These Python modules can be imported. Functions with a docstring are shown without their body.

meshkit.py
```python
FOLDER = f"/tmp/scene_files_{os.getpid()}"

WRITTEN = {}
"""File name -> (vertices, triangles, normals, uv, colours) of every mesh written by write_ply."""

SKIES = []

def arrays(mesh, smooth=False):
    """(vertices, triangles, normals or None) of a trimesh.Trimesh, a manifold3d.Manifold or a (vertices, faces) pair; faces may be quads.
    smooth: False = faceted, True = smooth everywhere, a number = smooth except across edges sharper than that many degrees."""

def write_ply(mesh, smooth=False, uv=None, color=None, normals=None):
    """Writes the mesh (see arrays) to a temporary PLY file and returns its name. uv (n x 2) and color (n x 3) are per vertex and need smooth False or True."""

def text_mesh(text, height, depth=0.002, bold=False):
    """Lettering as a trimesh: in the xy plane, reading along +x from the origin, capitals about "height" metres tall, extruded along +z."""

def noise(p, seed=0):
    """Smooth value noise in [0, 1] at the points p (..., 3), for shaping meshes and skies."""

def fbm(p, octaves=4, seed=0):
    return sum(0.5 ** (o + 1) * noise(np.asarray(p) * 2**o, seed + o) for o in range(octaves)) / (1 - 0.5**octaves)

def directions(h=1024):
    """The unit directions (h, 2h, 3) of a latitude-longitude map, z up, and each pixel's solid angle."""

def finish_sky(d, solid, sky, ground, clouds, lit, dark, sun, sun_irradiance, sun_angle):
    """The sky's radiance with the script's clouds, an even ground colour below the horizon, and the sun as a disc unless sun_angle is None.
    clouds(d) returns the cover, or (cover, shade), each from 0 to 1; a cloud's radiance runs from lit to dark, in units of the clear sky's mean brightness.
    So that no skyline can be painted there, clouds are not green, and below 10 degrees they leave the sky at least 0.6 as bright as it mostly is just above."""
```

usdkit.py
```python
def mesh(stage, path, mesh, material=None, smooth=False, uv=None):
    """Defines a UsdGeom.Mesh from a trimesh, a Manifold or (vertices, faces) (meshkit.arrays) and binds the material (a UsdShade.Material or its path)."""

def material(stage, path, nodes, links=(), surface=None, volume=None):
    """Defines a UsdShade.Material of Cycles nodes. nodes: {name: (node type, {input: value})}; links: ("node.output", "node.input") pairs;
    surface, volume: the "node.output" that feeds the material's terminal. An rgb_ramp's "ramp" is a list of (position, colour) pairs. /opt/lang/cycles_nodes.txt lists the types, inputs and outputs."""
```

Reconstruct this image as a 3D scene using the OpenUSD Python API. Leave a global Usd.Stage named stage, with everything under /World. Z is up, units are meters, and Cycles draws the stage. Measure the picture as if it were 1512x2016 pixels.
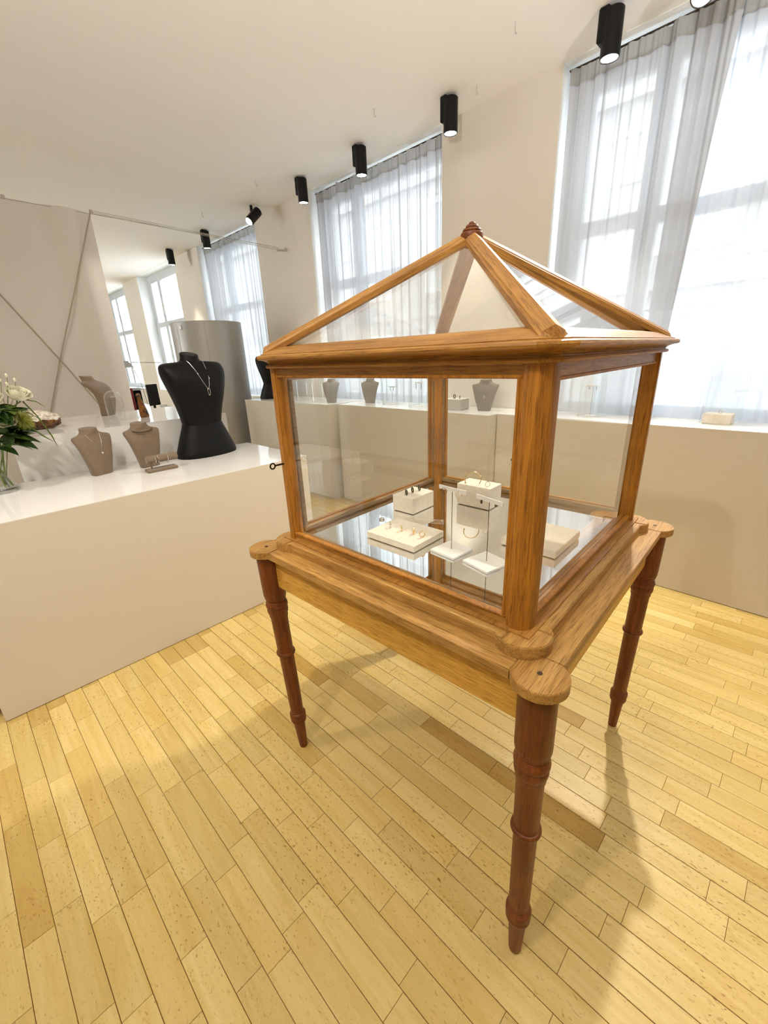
import math, random
import numpy as np, trimesh
from shapely.geometry import Polygon, Point, box as sbox
from shapely.ops import unary_union
from pxr import Usd, UsdGeom, UsdLux, UsdShade, Gf, Sdf, Vt
import usdkit, meshkit

stage = Usd.Stage.CreateInMemory()
UsdGeom.SetStageUpAxis(stage, UsdGeom.Tokens.z)
UsdGeom.SetStageMetersPerUnit(stage, 1.0)
UsdGeom.Xform.Define(stage, '/World')
UsdGeom.Scope.Define(stage, '/World/Looks')
PI = math.pi

# ------------------------------------------------------------------ camera, sky, exposure
FPX, YAW, PITCH, ROLL, HC = 829.8918, 0.77318, -0.35394, -0.04172, 1.5
F = np.array([math.sin(YAW) * math.cos(PITCH), math.cos(YAW) * math.cos(PITCH), math.sin(PITCH)])
R = np.array([math.cos(YAW), -math.sin(YAW), 0.0])
U = np.cross(R, F)
R, U = math.cos(ROLL) * R + math.sin(ROLL) * U, -math.sin(ROLL) * R + math.cos(ROLL) * U
cam = UsdGeom.Camera.Define(stage, '/World/camera')
m = Gf.Matrix4d(1.0)
for row, vec in enumerate((R, U, -F)):
    for c in range(3):
        m[row, c] = float(vec[c])
m.SetTranslateOnly(Gf.Vec3d(0, 0, HC))
cam.AddTransformOp().Set(m)
cam.CreateHorizontalApertureAttr(36.0)
cam.CreateVerticalApertureAttr(48.0)
cam.CreateFocalLengthAttr(36.0 * FPX / 1512)
cam.CreateClippingRangeAttr(Gf.Vec2f(0.02, 200))
cam.CreateExposureAttr(-0.08)

sky = UsdLux.DomeLight.Define(stage, '/World/sky')
sky.CreateIntensityAttr(5.3)
sky.CreateColorAttr(Gf.Vec3f(0.90, 0.96, 1.0))

LAMP = 1.7          # scale of all the lamps
WARM = (1.0, 0.935, 0.84)


# ------------------------------------------------------------------ helpers
def lin(*c):
    if len(c) == 1:
        c = c[0]
    o = []
    for v in c:
        v /= 255.0
        o.append(v / 12.92 if v <= 0.04045 else ((v + 0.055) / 1.055) ** 2.4)
    return tuple(o)


used = {}


def path_of(parent, name):
    base = '/World' if parent is None else str(parent.GetPath())
    k = base + '/' + name
    n = used.get(k, 0)
    used[k] = n + 1
    return k if n == 0 else '%s_%03d' % (k, n)


def meta(p, label=None, cat=None, group=None, kind=None):
    for k, v in (('label', label), ('category', cat), ('group', group), ('kind', kind)):
        if v:
            p.SetCustomDataByKey(k, v)
    return p


def thing(name, label, cat, loc=(0, 0, 0), rz=0.0, group=None, scale=None):
    x = UsdGeom.Xform.Define(stage, path_of(None, name))
    x.AddTranslateOp().Set(Gf.Vec3d(*map(float, loc)))
    if rz:
        x.AddRotateZOp().Set(math.degrees(rz))
    if scale:
        x.AddScaleOp().Set(Gf.Vec3f(scale, scale, scale))
    return meta(x.GetPrim(), label, cat, group)


def part(name, mesh, mat, parent=None, smooth=30, label=None, kind=None):
    p = usdkit.mesh(stage, path_of(parent, name), mesh, mat, smooth=smooth).GetPrim()
    return meta(p, label, None, None, kind)


def solo(name, label, cat, mesh, mat, smooth=30, group=None, kind=None):
    p = usdkit.mesh(stage, path_of(None, name), mesh, mat, smooth=smooth).GetPrim()
    return meta(p, label, cat, group, kind)


def struct(name, mesh, mat, smooth=False, label=None, parent=None):
    p = usdkit.mesh(stage, path_of(parent, name), mesh, mat, smooth=smooth).GetPrim()
    return meta(p, label, None, None, 'structure' if parent is None else None)


def sxform(name, label=None):
    return meta(UsdGeom.Xform.Define(stage, path_of(None, name)).GetPrim(), label, None, None, 'structure')


def cat(ms):
    return trimesh.util.concatenate([x for x in ms])


def bx(x0, x1, y0, y1, z0, z1, b=0.0):
    if x1 < x0: x0, x1 = x1, x0
    if y1 < y0: y0, y1 = y1, y0
    if z1 < z0: z0, z1 = z1, z0
    if b <= 0:
        t = trimesh.creation.box([x1 - x0, y1 - y0, z1 - z0])
        t.apply_translation([(x0 + x1) / 2, (y0 + y1) / 2, (z0 + z1) / 2])
        return t
    pts = []
    for X, sx in ((x0, 1), (x1, -1)):
        for Y, sy in ((y0, 1), (y1, -1)):
            for Z, sz in ((z0, 1), (z1, -1)):
                pts += [(X, Y + sy * b, Z + sz * b), (X + sx * b, Y, Z + sz * b), (X + sx * b, Y + sy * b, Z)]
    return trimesh.convex.convex_hull(np.array(pts))


def lathe(profile, n=32, loc=(0, 0, 0)):
    pr = [(max(r, 1e-5), z) for r, z in profile]
    v, f = [], []
    for r, z in pr:
        for k in range(n):
            a = 2 * PI * k / n
            v.append((r * math.cos(a), r * math.sin(a), z))
    for i in range(len(pr) - 1):
        for k in range(n):
            a, b = i * n + k, i * n + (k + 1) % n
            c, d = a + n, b + n
            f += [(a, b, d), (a, d, c)]
    t = trimesh.Trimesh(np.array(v, float), np.array(f), process=False)
    t.apply_translation(loc)
    return t


def loft(sections, n=48, cap=True):
    """sections: (centre xyz, half width, half depth, exponent[, tilt slope along y])"""
    v, f = [], []
    for s in sections:
        (cx, cy, cz), hw, hd, ex = s[:4]
        slope = s[4] if len(s) > 4 else 0.0
        for k in range(n):
            a = 2 * PI * k / n
            c, d = math.cos(a), math.sin(a)
            x = hw * math.copysign(abs(c) ** (2 / ex), c)
            y = hd * math.copysign(abs(d) ** (2 / ex), d)
            v.append((cx + x, cy + y, cz + slope * y))
    m_ = len(sections)
    for i in range(m_ - 1):
        for k in range(n):
            a, b = i * n + k, i * n + (k + 1) % n
            f += [(a, b, b + n), (a, b + n, a + n)]
    if cap:
        for i, rev in ((0, True), (m_ - 1, False)):
            c0 = len(v)
            v.append(sections[i][0])
            for k in range(n):
                a, b = i * n + k, i * n + (k + 1) % n
                f.append((c0, b, a) if rev else (c0, a, b))
    return trimesh.Trimesh(np.array(v, float), np.array(f), process=False)


def tube(pts, r, n=8, closed=False):
    p = np.array(pts, float)
    m_ = len(p)
    rr = np.broadcast_to(np.asarray(r, float), (m_,))
    if closed:
        t = np.roll(p, -1, 0) - np.roll(p, 1, 0)
    else:
        t = np.gradient(p, axis=0)
    t /= np.linalg.norm(t, axis=1)[:, None] + 1e-12
    ref = np.array([0, 0, 1.0]) if abs(t[0][2]) < 0.9 else np.array([1.0, 0, 0])
    nrm = np.cross(t[0], ref); nrm /= np.linalg.norm(nrm)
    v, f = [], []
    for i in range(m_):
        nrm = nrm - t[i] * (nrm @ t[i]); nrm /= np.linalg.norm(nrm) + 1e-12
        bn = np.cross(t[i], nrm)
        for k in range(n):
            a = 2 * PI * k / n
            v.append(p[i] + rr[i] * (math.cos(a) * nrm + math.sin(a) * bn))
    for i in range(m_ if closed else m_ - 1):
        j = (i + 1) % m_
        for k in range(n):
            k2 = (k + 1) % n
            a, b, c, d = i * n + k, i * n + k2, j * n + k2, j * n + k
            f += [(a, b, c), (a, c, d)]
    if not closed:
        for i, rev in ((0, True), (m_ - 1, False)):
            c0 = len(v); v.append(p[i])
            for k in range(n):
                a, b = i * n + k, i * n + (k + 1) % n
                f.append((c0, b, a) if rev else (c0, a, b))
    return trimesh.Trimesh(np.array(v), np.array(f), process=False)


def prism(poly, z0, z1):
    polys = getattr(poly, 'geoms', [poly])
    ms = []
    for g in polys:
        t = trimesh.creation.extrude_polygon(g, z1 - z0, engine='earcut')
        t.apply_translation([0, 0, z0])
        ms.append(t)
    return cat(ms)


def bprism(poly, z0, z1, b=0.003):
    """A prism with softened upper arris, built of thin layers."""
    L = [prism(poly, z0, z1 - b)]
    for i, (o, dz) in enumerate(((0.25, 0.4), (0.6, 0.75), (1.0, 1.0))):
        za = z1 - b + b * (0 if i == 0 else (0.4, 0.75)[i - 1])
        L.append(prism(poly.buffer(-b * o), za - 1e-4, z1 - b + b * dz))
    return cat(L)


def sheared(mesh, p0, p1):
    """A lathe of unit axis z in [p0.z, p1.z] leant so that its axis runs from p0 to p1."""
    t = mesh.copy()
    k = (t.vertices[:, 2] - p0[2]) / (p1[2] - p0[2])
    t.vertices[:, 0] += p0[0] + (p1[0] - p0[0]) * k
    t.vertices[:, 1] += p0[1] + (p1[1] - p0[1]) * k
    return t


def moved(mesh, loc=(0, 0, 0), rx=0, ry=0, rz=0):
    t = mesh.copy()
    if rx: t.apply_transform(trimesh.transformations.rotation_matrix(rx, [1, 0, 0]))
    if ry: t.apply_transform(trimesh.transformations.rotation_matrix(ry, [0, 1, 0]))
    if rz: t.apply_transform(trimesh.transformations.rotation_matrix(rz, [0, 0, 1]))
    t.apply_translation(loc)
    return t


def sphere(r, loc=(0, 0, 0), sub=2):
    t = trimesh.creation.icosphere(subdivisions=sub, radius=r)
    t.apply_translation(loc)
    return t


def sheet(p0, p1, p2, p3):
    return trimesh.Trimesh(np.array([p0, p1, p2, p3], float), np.array([[0, 1, 2], [0, 2, 3]]), process=False)


# ------------------------------------------------------------------ materials
def mat(name, nodes, links=(), surface='p.BSDF'):
    return usdkit.material(stage, '/World/Looks/' + name, nodes, links, surface=surface)


def plain(name, color, rough=0.5, metal=0.0, **kw):
    return mat(name, {'p': ('principled_bsdf', dict(base_color=color, roughness=rough, metallic=metal, **kw))})


def paint(name, color, rough, bump=0.15, scale=220.0):
    return mat(name, {'g': ('geometry', {}), 'n': ('noise_texture', {'scale': scale, 'detail': 3.0}),
                      'b': ('bump', {'strength': bump, 'distance': 0.002}),
                      'p': ('principled_bsdf', {'base_color': color, 'roughness': rough})},
               [('g.position', 'n.vector'), ('n.fac', 'b.height'), ('b.normal', 'p.normal')])


def oak(name, light, dark, axis, rough=0.42, turn=0.0):
    """Oak with the grain running along the given axis of the object."""
    s = [48.0, 48.0, 48.0]; s[axis] = 2.6
    s2 = [420.0, 420.0, 420.0]; s2[axis] = 20.0
    return mat(name, {
        'tc0': ('texture_coordinate', {}), 'tc': ('vector_rotate', {'rotate_type': 'z_axis', 'angle': turn}),
        'm1': ('mapping', {'scale': tuple(s)}), 'm2': ('mapping', {'scale': tuple(s2)}),
        'n1': ('noise_texture', {'scale': 1.0, 'detail': 5.0, 'roughness': 0.6, 'distortion': 1.2}),
        'n2': ('noise_texture', {'scale': 1.0, 'detail': 2.0, 'roughness': 0.5}),
        'n3': ('noise_texture', {'scale': 5.0, 'detail': 2.0}),
        'r1': ('rgb_ramp', {'ramp': [(0.25, dark), (0.5, tuple((a + b) / 2 for a, b in zip(dark, light))), (0.75, light)]}),
        'r2': ('rgb_ramp', {'ramp': [(0.32, (0.46, 0.40, 0.34)), (0.50, (1.06, 1.06, 1.06))]}),
        'r3': ('rgb_ramp', {'ramp': [(0.3, (0.86, 0.84, 0.80)), (0.7, (1.08, 1.06, 1.04))]}),
        'x1': ('mix_color', {'blend_type': 'multiply', 'fac': 0.75}),
        'x2': ('mix_color', {'blend_type': 'multiply', 'fac': 1.0}),
        'b': ('bump', {'strength': 0.25, 'distance': 0.001}),
        'p': ('principled_bsdf', {'roughness': rough, 'specular_ior_level': 0.4})},
        [('tc0.object', 'tc.vector'), ('tc.vector', 'm1.vector'), ('tc.vector', 'm2.vector'), ('tc.vector', 'n3.vector'),
         ('m1.vector', 'n1.vector'), ('m2.vector', 'n2.vector'), ('n1.fac', 'r1.fac'), ('n2.fac', 'r2.fac'),
         ('n3.fac', 'r3.fac'),
         ('r1.color', 'x1.a'), ('r2.color', 'x1.b'), ('x1.result', 'x2.a'), ('r3.color', 'x2.b'),
         ('x2.result', 'p.base_color'), ('n2.fac', 'b.height'), ('b.normal', 'p.normal')])


def glass_pane(name, tint=(0.97, 0.985, 0.975), ior=1.5, rough=0.0):
    return mat(name, {'ge': ('geometry', {}), 'mr': ('map_range', {'from_min': 0.0, 'from_max': 1.0, 'to_min': ior, 'to_max': 1.0 / ior}),
                      'f': ('fresnel', {}), 'k': ('math', {'math_type': 'multiply', 'value2': 1.85, 'use_clamp': True}), 't': ('transparent_bsdf', {'color': tint}),
                      'g': ('glossy_bsdf', {'color': (1, 1, 1), 'roughness': rough}), 'x': ('mix_closure', {})},
               [('ge.backfacing', 'mr.value'), ('mr.result', 'f.IOR'), ('f.fac', 'k.value1'), ('k.value', 'x.fac'), ('t.BSDF', 'x.closure1'), ('g.BSDF', 'x.closure2')], surface='x.closure')


WALL = paint('wall_paint', lin(226, 219, 208), 0.85)
CEIL = paint('ceiling_paint', lin(244, 241, 237), 0.9, 0.1)
REVEAL = paint('reveal_paint', lin(238, 240, 240), 0.8, 0.1)
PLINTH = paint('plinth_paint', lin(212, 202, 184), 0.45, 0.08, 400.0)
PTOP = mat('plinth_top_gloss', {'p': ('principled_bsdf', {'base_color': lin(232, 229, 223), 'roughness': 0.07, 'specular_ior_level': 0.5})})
FRAMEW = plain('window_frame_paint', lin(206, 212, 216), 0.45)
BLACK = plain('black_metal', (0.004, 0.004, 0.0045), 0.45, specular_ior_level=0.25)
LENS = mat('lamp_lens', {'e': ('emission', {'color': (1.0, 0.95, 0.86), 'strength': 14.0})}, surface='e.emission')
OAKX = oak('oak_grain_x', lin(196, 144, 68), lin(140, 94, 38), 0)
OAKY = oak('oak_grain_y', lin(196, 144, 68), lin(140, 94, 38), 1)
OAKZ = oak('oak_grain_z', lin(200, 136, 48), lin(138, 86, 22), 2)
OAKTX = oak('oak_top_grain_x', lin(204, 160, 88), lin(152, 108, 50), 0, 0.5)
OAKTY = oak('oak_top_grain_y', lin(204, 160, 88), lin(152, 108, 50), 1, 0.5)
OAKLEG = oak('oak_leg_grain', lin(140, 76, 30), lin(90, 44, 15), 2, 0.40)
OAKAX = oak('oak_apron_grain_x', lin(230, 182, 86), lin(198, 144, 56), 0, 0.45)
OAKAY = oak('oak_apron_grain_y', lin(230, 182, 86), lin(198, 144, 56), 1, 0.45)
OAKDIN = oak('oak_inner_grain_x', lin(160, 130, 92), lin(104, 80, 52), 0, 0.6)
OAKDY = oak('oak_inner_grain_y', lin(160, 130, 92), lin(104, 80, 52), 1, 0.6)
DARKOAK = plain('dark_wood_plug', lin(70, 46, 26), 0.6)
PANE = glass_pane('clear_glass')
MIRROR = plain('mirror_silver', (0.93, 0.94, 0.94), 0.015, 1.0)
SILVER = plain('silver', (0.82, 0.80, 0.77), 0.18, 1.0)
GOLD = plain('yellow_gold', (0.83, 0.62, 0.32), 0.2, 1.0)
DARKMETAL = plain('dark_metal', (0.10, 0.085, 0.07), 0.3, 1.0)
KEYM = plain('key_iron', (0.05, 0.04, 0.035), 0.45, 1.0)
WHITE = plain('white_acrylic', lin(244, 241, 235), 0.25)


def suede(name, color):
    return mat(name, {'tc': ('texture_coordinate', {}), 'n': ('noise_texture', {'scale': 60.0, 'detail': 4.0}),
                      'n2': ('noise_texture', {'scale': 900.0, 'detail': 1.0}),
                      'r': ('rgb_ramp', {'ramp': [(0.3, tuple(c * 0.93 for c in color)), (0.7, tuple(c * 1.04 for c in color))]}),
                      'b': ('bump', {'strength': 0.2, 'distance': 0.0006}),
                      'p': ('principled_bsdf', {'roughness': 0.9, 'sheen_weight': 0.35, 'sheen_roughness': 0.4, 'specular_ior_level': 0.2})},
               [('tc.object', 'n.vector'), ('tc.object', 'n2.vector'), ('n.fac', 'r.fac'), ('r.color', 'p.base_color'),
                ('n2.fac', 'b.height'), ('b.normal', 'p.normal')])


TAUPE = suede('taupe_suede', lin(126, 108, 88))
GREY = suede('grey_suede', lin(138, 130, 120))
CREAM = suede('cream_suede', lin(242, 230, 210))
BLACKCLOTH = plain('black_fabric', (0.0035, 0.0035, 0.004), 0.5, specular_ior_level=0.22)


def sheer(name, color, low, high, trans=0.5, thick=0.45):
    dk = tuple(c * thick for c in color)
    return mat(name, {
        'lw': ('layer_weight', {'blend': 0.5}),
        'r': ('map_range', {'from_min': 0.0, 'from_max': 0.9, 'to_min': low, 'to_max': high, 'clamp': True}),
        'c': ('rgb_ramp', {'ramp': [(0.0, color), (0.25, tuple(.86 * a for a in color)), (0.8, dk)]}),
        'd': ('diffuse_bsdf', {'color': color}), 'tl': ('translucent_bsdf', {}),
        'm': ('mix_closure', {'fac': trans}), 't': ('transparent_bsdf', {'color': (1, 1, 1)}),
        'x': ('mix_closure', {})},
        [('lw.facing', 'r.value'), ('lw.facing', 'c.fac'), ('c.color', 'tl.color'), ('d.BSDF', 'm.closure1'), ('tl.BSDF', 'm.closure2'), ('r.result', 'x.fac'),
         ('t.BSDF', 'x.closure1'), ('m.closure', 'x.closure2')], surface='x.closure')


SHEER = sheer('sheer_voile', lin(206, 209, 215), 0.87, 1.0, 0.21)
HEADER = sheer('voile_header', lin(186, 184, 181), 0.93, 1.0, 0.36)

# ------------------------------------------------------------------ room
XW, H, Y0, Y1, XL = 3.33, 3.2, -4.0, 14.0, -3.6
WINS = [(-0.25, 1.61), (2.57, 4.38), (5.545, 7.32), (8.28, 10.27), (11.25, 13.2), (-3.1, -1.2)]
DEPTH = 0.30
wl = [bx(XW, XW + DEPTH, Y0, Y1, -.1, 1.0)]
ed = sorted(WINS)
edges = [Y0] + [v for w in ed for v in w] + [Y1]
for a, b in zip(edges[0::2], edges[1::2]):
    wl.append(bx(XW, XW + DEPTH, a, b, 1.0, H))
struct('wall_right', cat(wl), WALL)
struct('ceiling', bx(XL, XW + DEPTH, Y0, Y1, H, H + 0.2), CEIL)
lw = [bx(XL - 0.2, XL, Y0, Y1, -.1, 0.2), bx(XL - 0.2, XL, Y0, Y1, 3.1, H)]
LWIN = [(9.0, 10.3)]  # unseen opening in the left wall, added so daylight brightens the ceiling
le = [Y0] + [v for w in LWIN for v in w] + [Y1]
for a, b in zip(le[0::2], le[1::2]):
    lw.append(bx(XL - 0.2, XL, a, b, 0.2, 3.1))
struct('wall_left', cat(lw), WALL)
struct('wall_back', bx(XL, XW + DEPTH, Y0 - 0.2, Y0, -.1, H), WALL)
struct('wall_far', bx(XL, XW + DEPTH, Y1, Y1 + 0.2, -.1, H), WALL)

for i, (a, b) in enumerate(WINS):
    w = sxform('window_%d' % (i + 1), ('curtained window nearest the right edge', 'middle curtained window, behind the glass roof of the case', 'curtained window behind the grey metal cylinder', 'bare window to the left of the grey cylinder', 'farthest bare window, beside the hanging cloth', 'curtained window behind the camera, outside the picture')[i])
    x0, x1 = XW + 0.20, XW + 0.27
    mid = a + (b - a) * 0.70
    struct('reveal_lining', cat([bx(XW + 0.002, XW + 0.28, a, a + 0.004, 1.0, H), bx(XW + 0.002, XW + 0.28, b - 0.004, b, 1.0, H),
                                 bx(XW + 0.002, XW + 0.28, a, b, H - 0.004, H), bx(XW + 0.002, XW + 0.28, a, b, 1.0, 1.004)]), REVEAL, parent=w)
    struct('window_frame', cat([bx(x0, x1, a, b, 1.0, 1.10, .004), bx(x0, x1, a, b, 3.06, H, .004),
                                bx(x0 + .003, x1 - .003, a, a + 0.08, 1.098, 3.062), bx(x0 + .003, x1 - .003, b - 0.14, b, 1.098, 3.062)]), FRAMEW, parent=w)
    struct('mullion', bx(x0 - .01, x1, mid - 0.06, mid + 0.06, 1.1, 3.06, .004), FRAMEW, parent=w)
    for c, d in ((a + 0.08, mid - 0.06), (mid + 0.06, b - 0.14)):
        struct('transom', bx(x0 - .005, x1, c, d, 2.24, 2.33, .004), FRAMEW, parent=w)
        for e, f_ in ((1.10, 2.24), (2.33, 3.06)):
            struct('window_glass', sheet((x0 + .03, d, e), (x0 + .03, c, e), (x0 + .03, c, f_), (x0 + .03, d, f_)), PANE, parent=w)

# the floor: dark bed, the nearest planks one by one, the rest as one part
floor = sxform('floor', 'pale maple strip floor laid in short boards')
struct('floor_bed', bx(XL, XW + DEPTH, Y0, Y1, -0.1, -0.0018), plain('floor_joint', lin(112, 76, 30), 0.9), parent=floor)


def plank_mat(name, light, dark, island=False):
    nodes = {
        'g': ('geometry', {}), 'oi': ('object_info', {}),
        'off': ('vector_math', {'math_type': 'scale'}), 'one': ('combine_xyz', {'x': 7.0, 'y': 13.0, 'z': 5.0}),
        'add': ('vector_math', {'math_type': 'add'}),
        'm1': ('mapping', {'scale': (28.0, 2.2, 28.0)}), 'm2': ('mapping', {'scale': (150.0, 62.0, 70.0), 'rotation': (0, 0, 0.5)}),
        'm3': ('mapping', {'scale': (190.0, 80.0, 90.0), 'rotation': (0, 0, -0.7)}),
        'n1': ('noise_texture', {'scale': 1.0, 'detail': 5.0, 'roughness': 0.6, 'distortion': 0.8}),
        'n2': ('noise_texture', {'scale': 1.0, 'detail': 1.5, 'roughness': 0.5}),
        'n3': ('noise_texture', {'scale': 1.0, 'detail': 0.5}),
        'n4': ('noise_texture', {'scale': 3.0, 'detail': 1.0}),
        'r1': ('rgb_ramp', {'ramp': [(0.3, dark), (0.7, light)]}),
        'r2': ('rgb_ramp', {'ramp': [(0.60, (1, 1, 1)), (0.72, (0.76, 0.67, 0.52))]}),
        'r3': ('rgb_ramp', {'ramp': [(0.70, (1, 1, 1)), (0.76, (0.42, 0.30, 0.18))]}),
        'r4': ('rgb_ramp', {'ramp': [(0.30, (0.1, 0.1, 0.1)), (0.6, (1, 1, 1))]}),
        'x2': ('mix_color', {'blend_type': 'multiply'}), 'x3': ('mix_color', {'blend_type': 'multiply'}),
        'k': ('math', {'math_type': 'multiply', 'value2': 0.85}),
        'b': ('bump', {'strength': 0.15, 'distance': 0.001}),
        'p': ('principled_bsdf', {'roughness': 0.36, 'specular_ior_level': 0.35})}
    links = [('one.vector', 'off.vector1'), ('g.position', 'add.vector1'), ('off.vector', 'add.vector2'),
             ('add.vector', 'm1.vector'), ('add.vector', 'm2.vector'), ('add.vector', 'm3.vector'), ('g.position', 'n4.vector'),
             ('m1.vector', 'n1.vector'), ('m2.vector', 'n2.vector'), ('m3.vector', 'n3.vector'),
             ('n1.fac', 'r1.fac'), ('n2.fac', 'r2.fac'), ('n3.fac', 'r3.fac'), ('n4.fac', 'r4.fac'), ('r4.color', 'k.value1'),
             ('k.value', 'x2.fac'), ('k.value', 'x3.fac'),
             ('r1.color', 'x2.a'), ('r2.color', 'x2.b'), ('x2.result', 'x3.a'), ('r3.color', 'x3.b'), ('x3.result', 'p.base_color'),
             ('n1.fac', 'b.height'), ('b.normal', 'p.normal')]
    links.append(('g.random_per_island', 'off.scale') if island else ('oi.random', 'off.scale'))
    if island:
        nodes['ri'] = ('rgb_ramp', {'ramp': [(0.0, (0.80, 0.74, 0.64)), (0.12, (0.92, 0.90, 0.86)), (0.6, (1.0, 1.0, 1.0)), (1.0, (1.05, 1.06, 1.1))]})
        nodes['xi'] = ('mix_color', {'blend_type': 'multiply', 'fac': 1.0})
        links = [l for l in links if l != ('x3.result', 'p.base_color')]
        links += [('g.random_per_island', 'ri.fac'), ('x3.result', 'xi.a'), ('ri.color', 'xi.b'), ('xi.result', 'p.base_color')]
    return mat(name, nodes, links)


def shade(c, k):
    return tuple(a * b for a, b in zip(c, k))


PL, PD = lin(218, 194, 128), lin(203, 174, 100)
PM = [plank_mat('maple_plank_1', PL, PD),
      plank_mat('maple_plank_2', shade(PL, (1.07, 1.08, 1.12)), shade(PD, (1.08, 1.1, 1.15))),
      plank_mat('maple_plank_3', shade(PL, (.93, .92, .90)), shade(PD, (.93, .92, .9))),
      plank_mat('maple_plank_4', shade(PL, (1.0, .97, .93)), shade(PD, (1.02, .99, .95))),
      plank_mat('maple_plank_5', shade(PL, (.86, .80, .66)), shade(PD, (.85, .78, .63))),
      plank_mat('maple_plank_6', shade(PL, (.72, .60, .38)), shade(PD, (.70, .58, .36)))]
PALL = plank_mat('maple_plank_field', PL, PD, True)


def pix(p):
    d = np.asarray(p, float) - np.array([0, 0, HC])
    z = d @ F
    return (756 + FPX * (d @ R) / z, 1008 - FPX * (d @ U) / z, z)


rng = random.Random(11)
planks = []
PW, SK = 0.0728, -0.018
i0, i1 = int((XL + 0.2) / PW), int((XW - 0.0) / PW) + 1
for i in range(i0, i1):
    y = Y0 + rng.uniform(-0.4, 0)
    xo = -0.2467 + PW * (i + 4) - 0.0
    gap = rng.choice([.0005, .0007, .0007, .001, .0012])
    while y < Y1:
        L = rng.choice([.30, .33, .33, .36, .40, .26, .44]) + rng.uniform(-.02, .02)
        planks.append((xo, y, min(y + L, Y1), gap, rng.random()))
        y += L


def plank_mesh(x, a, b, g):
    c, e = 0.0008, 0.0005
    v = []
    for (o, z) in ((0.0, -0.004), (0.0, -c), (c, 0.0)):
        for (xx, yy) in ((x + g + o, a + e + o), (x + PW - g - o, a + e + o), (x + PW - g - o, b - e - o), (x + g + o, b - e - o)):
            v.append((xx + SK * yy, yy, z))
    f = [(8, 9, 10), (8, 10, 11)]
    for l in (0, 4):
        for k in range(4):
            p, q = l + k, l + (k + 1) % 4
            f += [(p, q, q + 4), (p, q + 4, p + 4)]
    return trimesh.Trimesh(np.array(v), np.array(f), process=False)


score = []
for k, (x, a, b, g, t) in enumerate(planks):
    s = 0.0
    cx, cy = x + PW / 2 + SK * (a + b) / 2, (a + b) / 2
    if cx > 2.99 or cy > 2.32 or (cy > 2.3 and cx < 1.5):
        score.append(0); continue
    q = [pix((x + SK * a, a, 0)), pix((x + PW + SK * a, a, 0)), pix((x + PW + SK * b, b, 0)), pix((x + SK * b, b, 0))]
    if all(c[2] > 0.2 for c in q):
        X = [c[0] for c in q]; Y = [c[1] for c in q]
        if max(X) > 0 and min(X) < 1512 and max(Y) > 0 and min(Y) < 2016:
            s = 0.5 * abs(sum(X[j] * Y[(j + 1) % 4] - X[(j + 1) % 4] * Y[j] for j in range(4)))
    score.append(s)
near = set(sorted(range(len(planks)), key=lambda k: -score[k])[:296])
rest = []
for k, (x, a, b, g, t) in enumerate(planks):
    if k in near:
        w = 0 if t < .40 else 1 if t < .60 else 2 if t < .79 else 3 if t < .93 else 4 if t < .982 else 5
        part('plank', plank_mesh(x, a, b, g), PM[w], floor, smooth=False)
    else:
        rest.append(plank_mesh(x, a, b, g))
part('plank_field', cat(rest), PALL, floor, smooth=False, kind='stuff')

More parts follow.
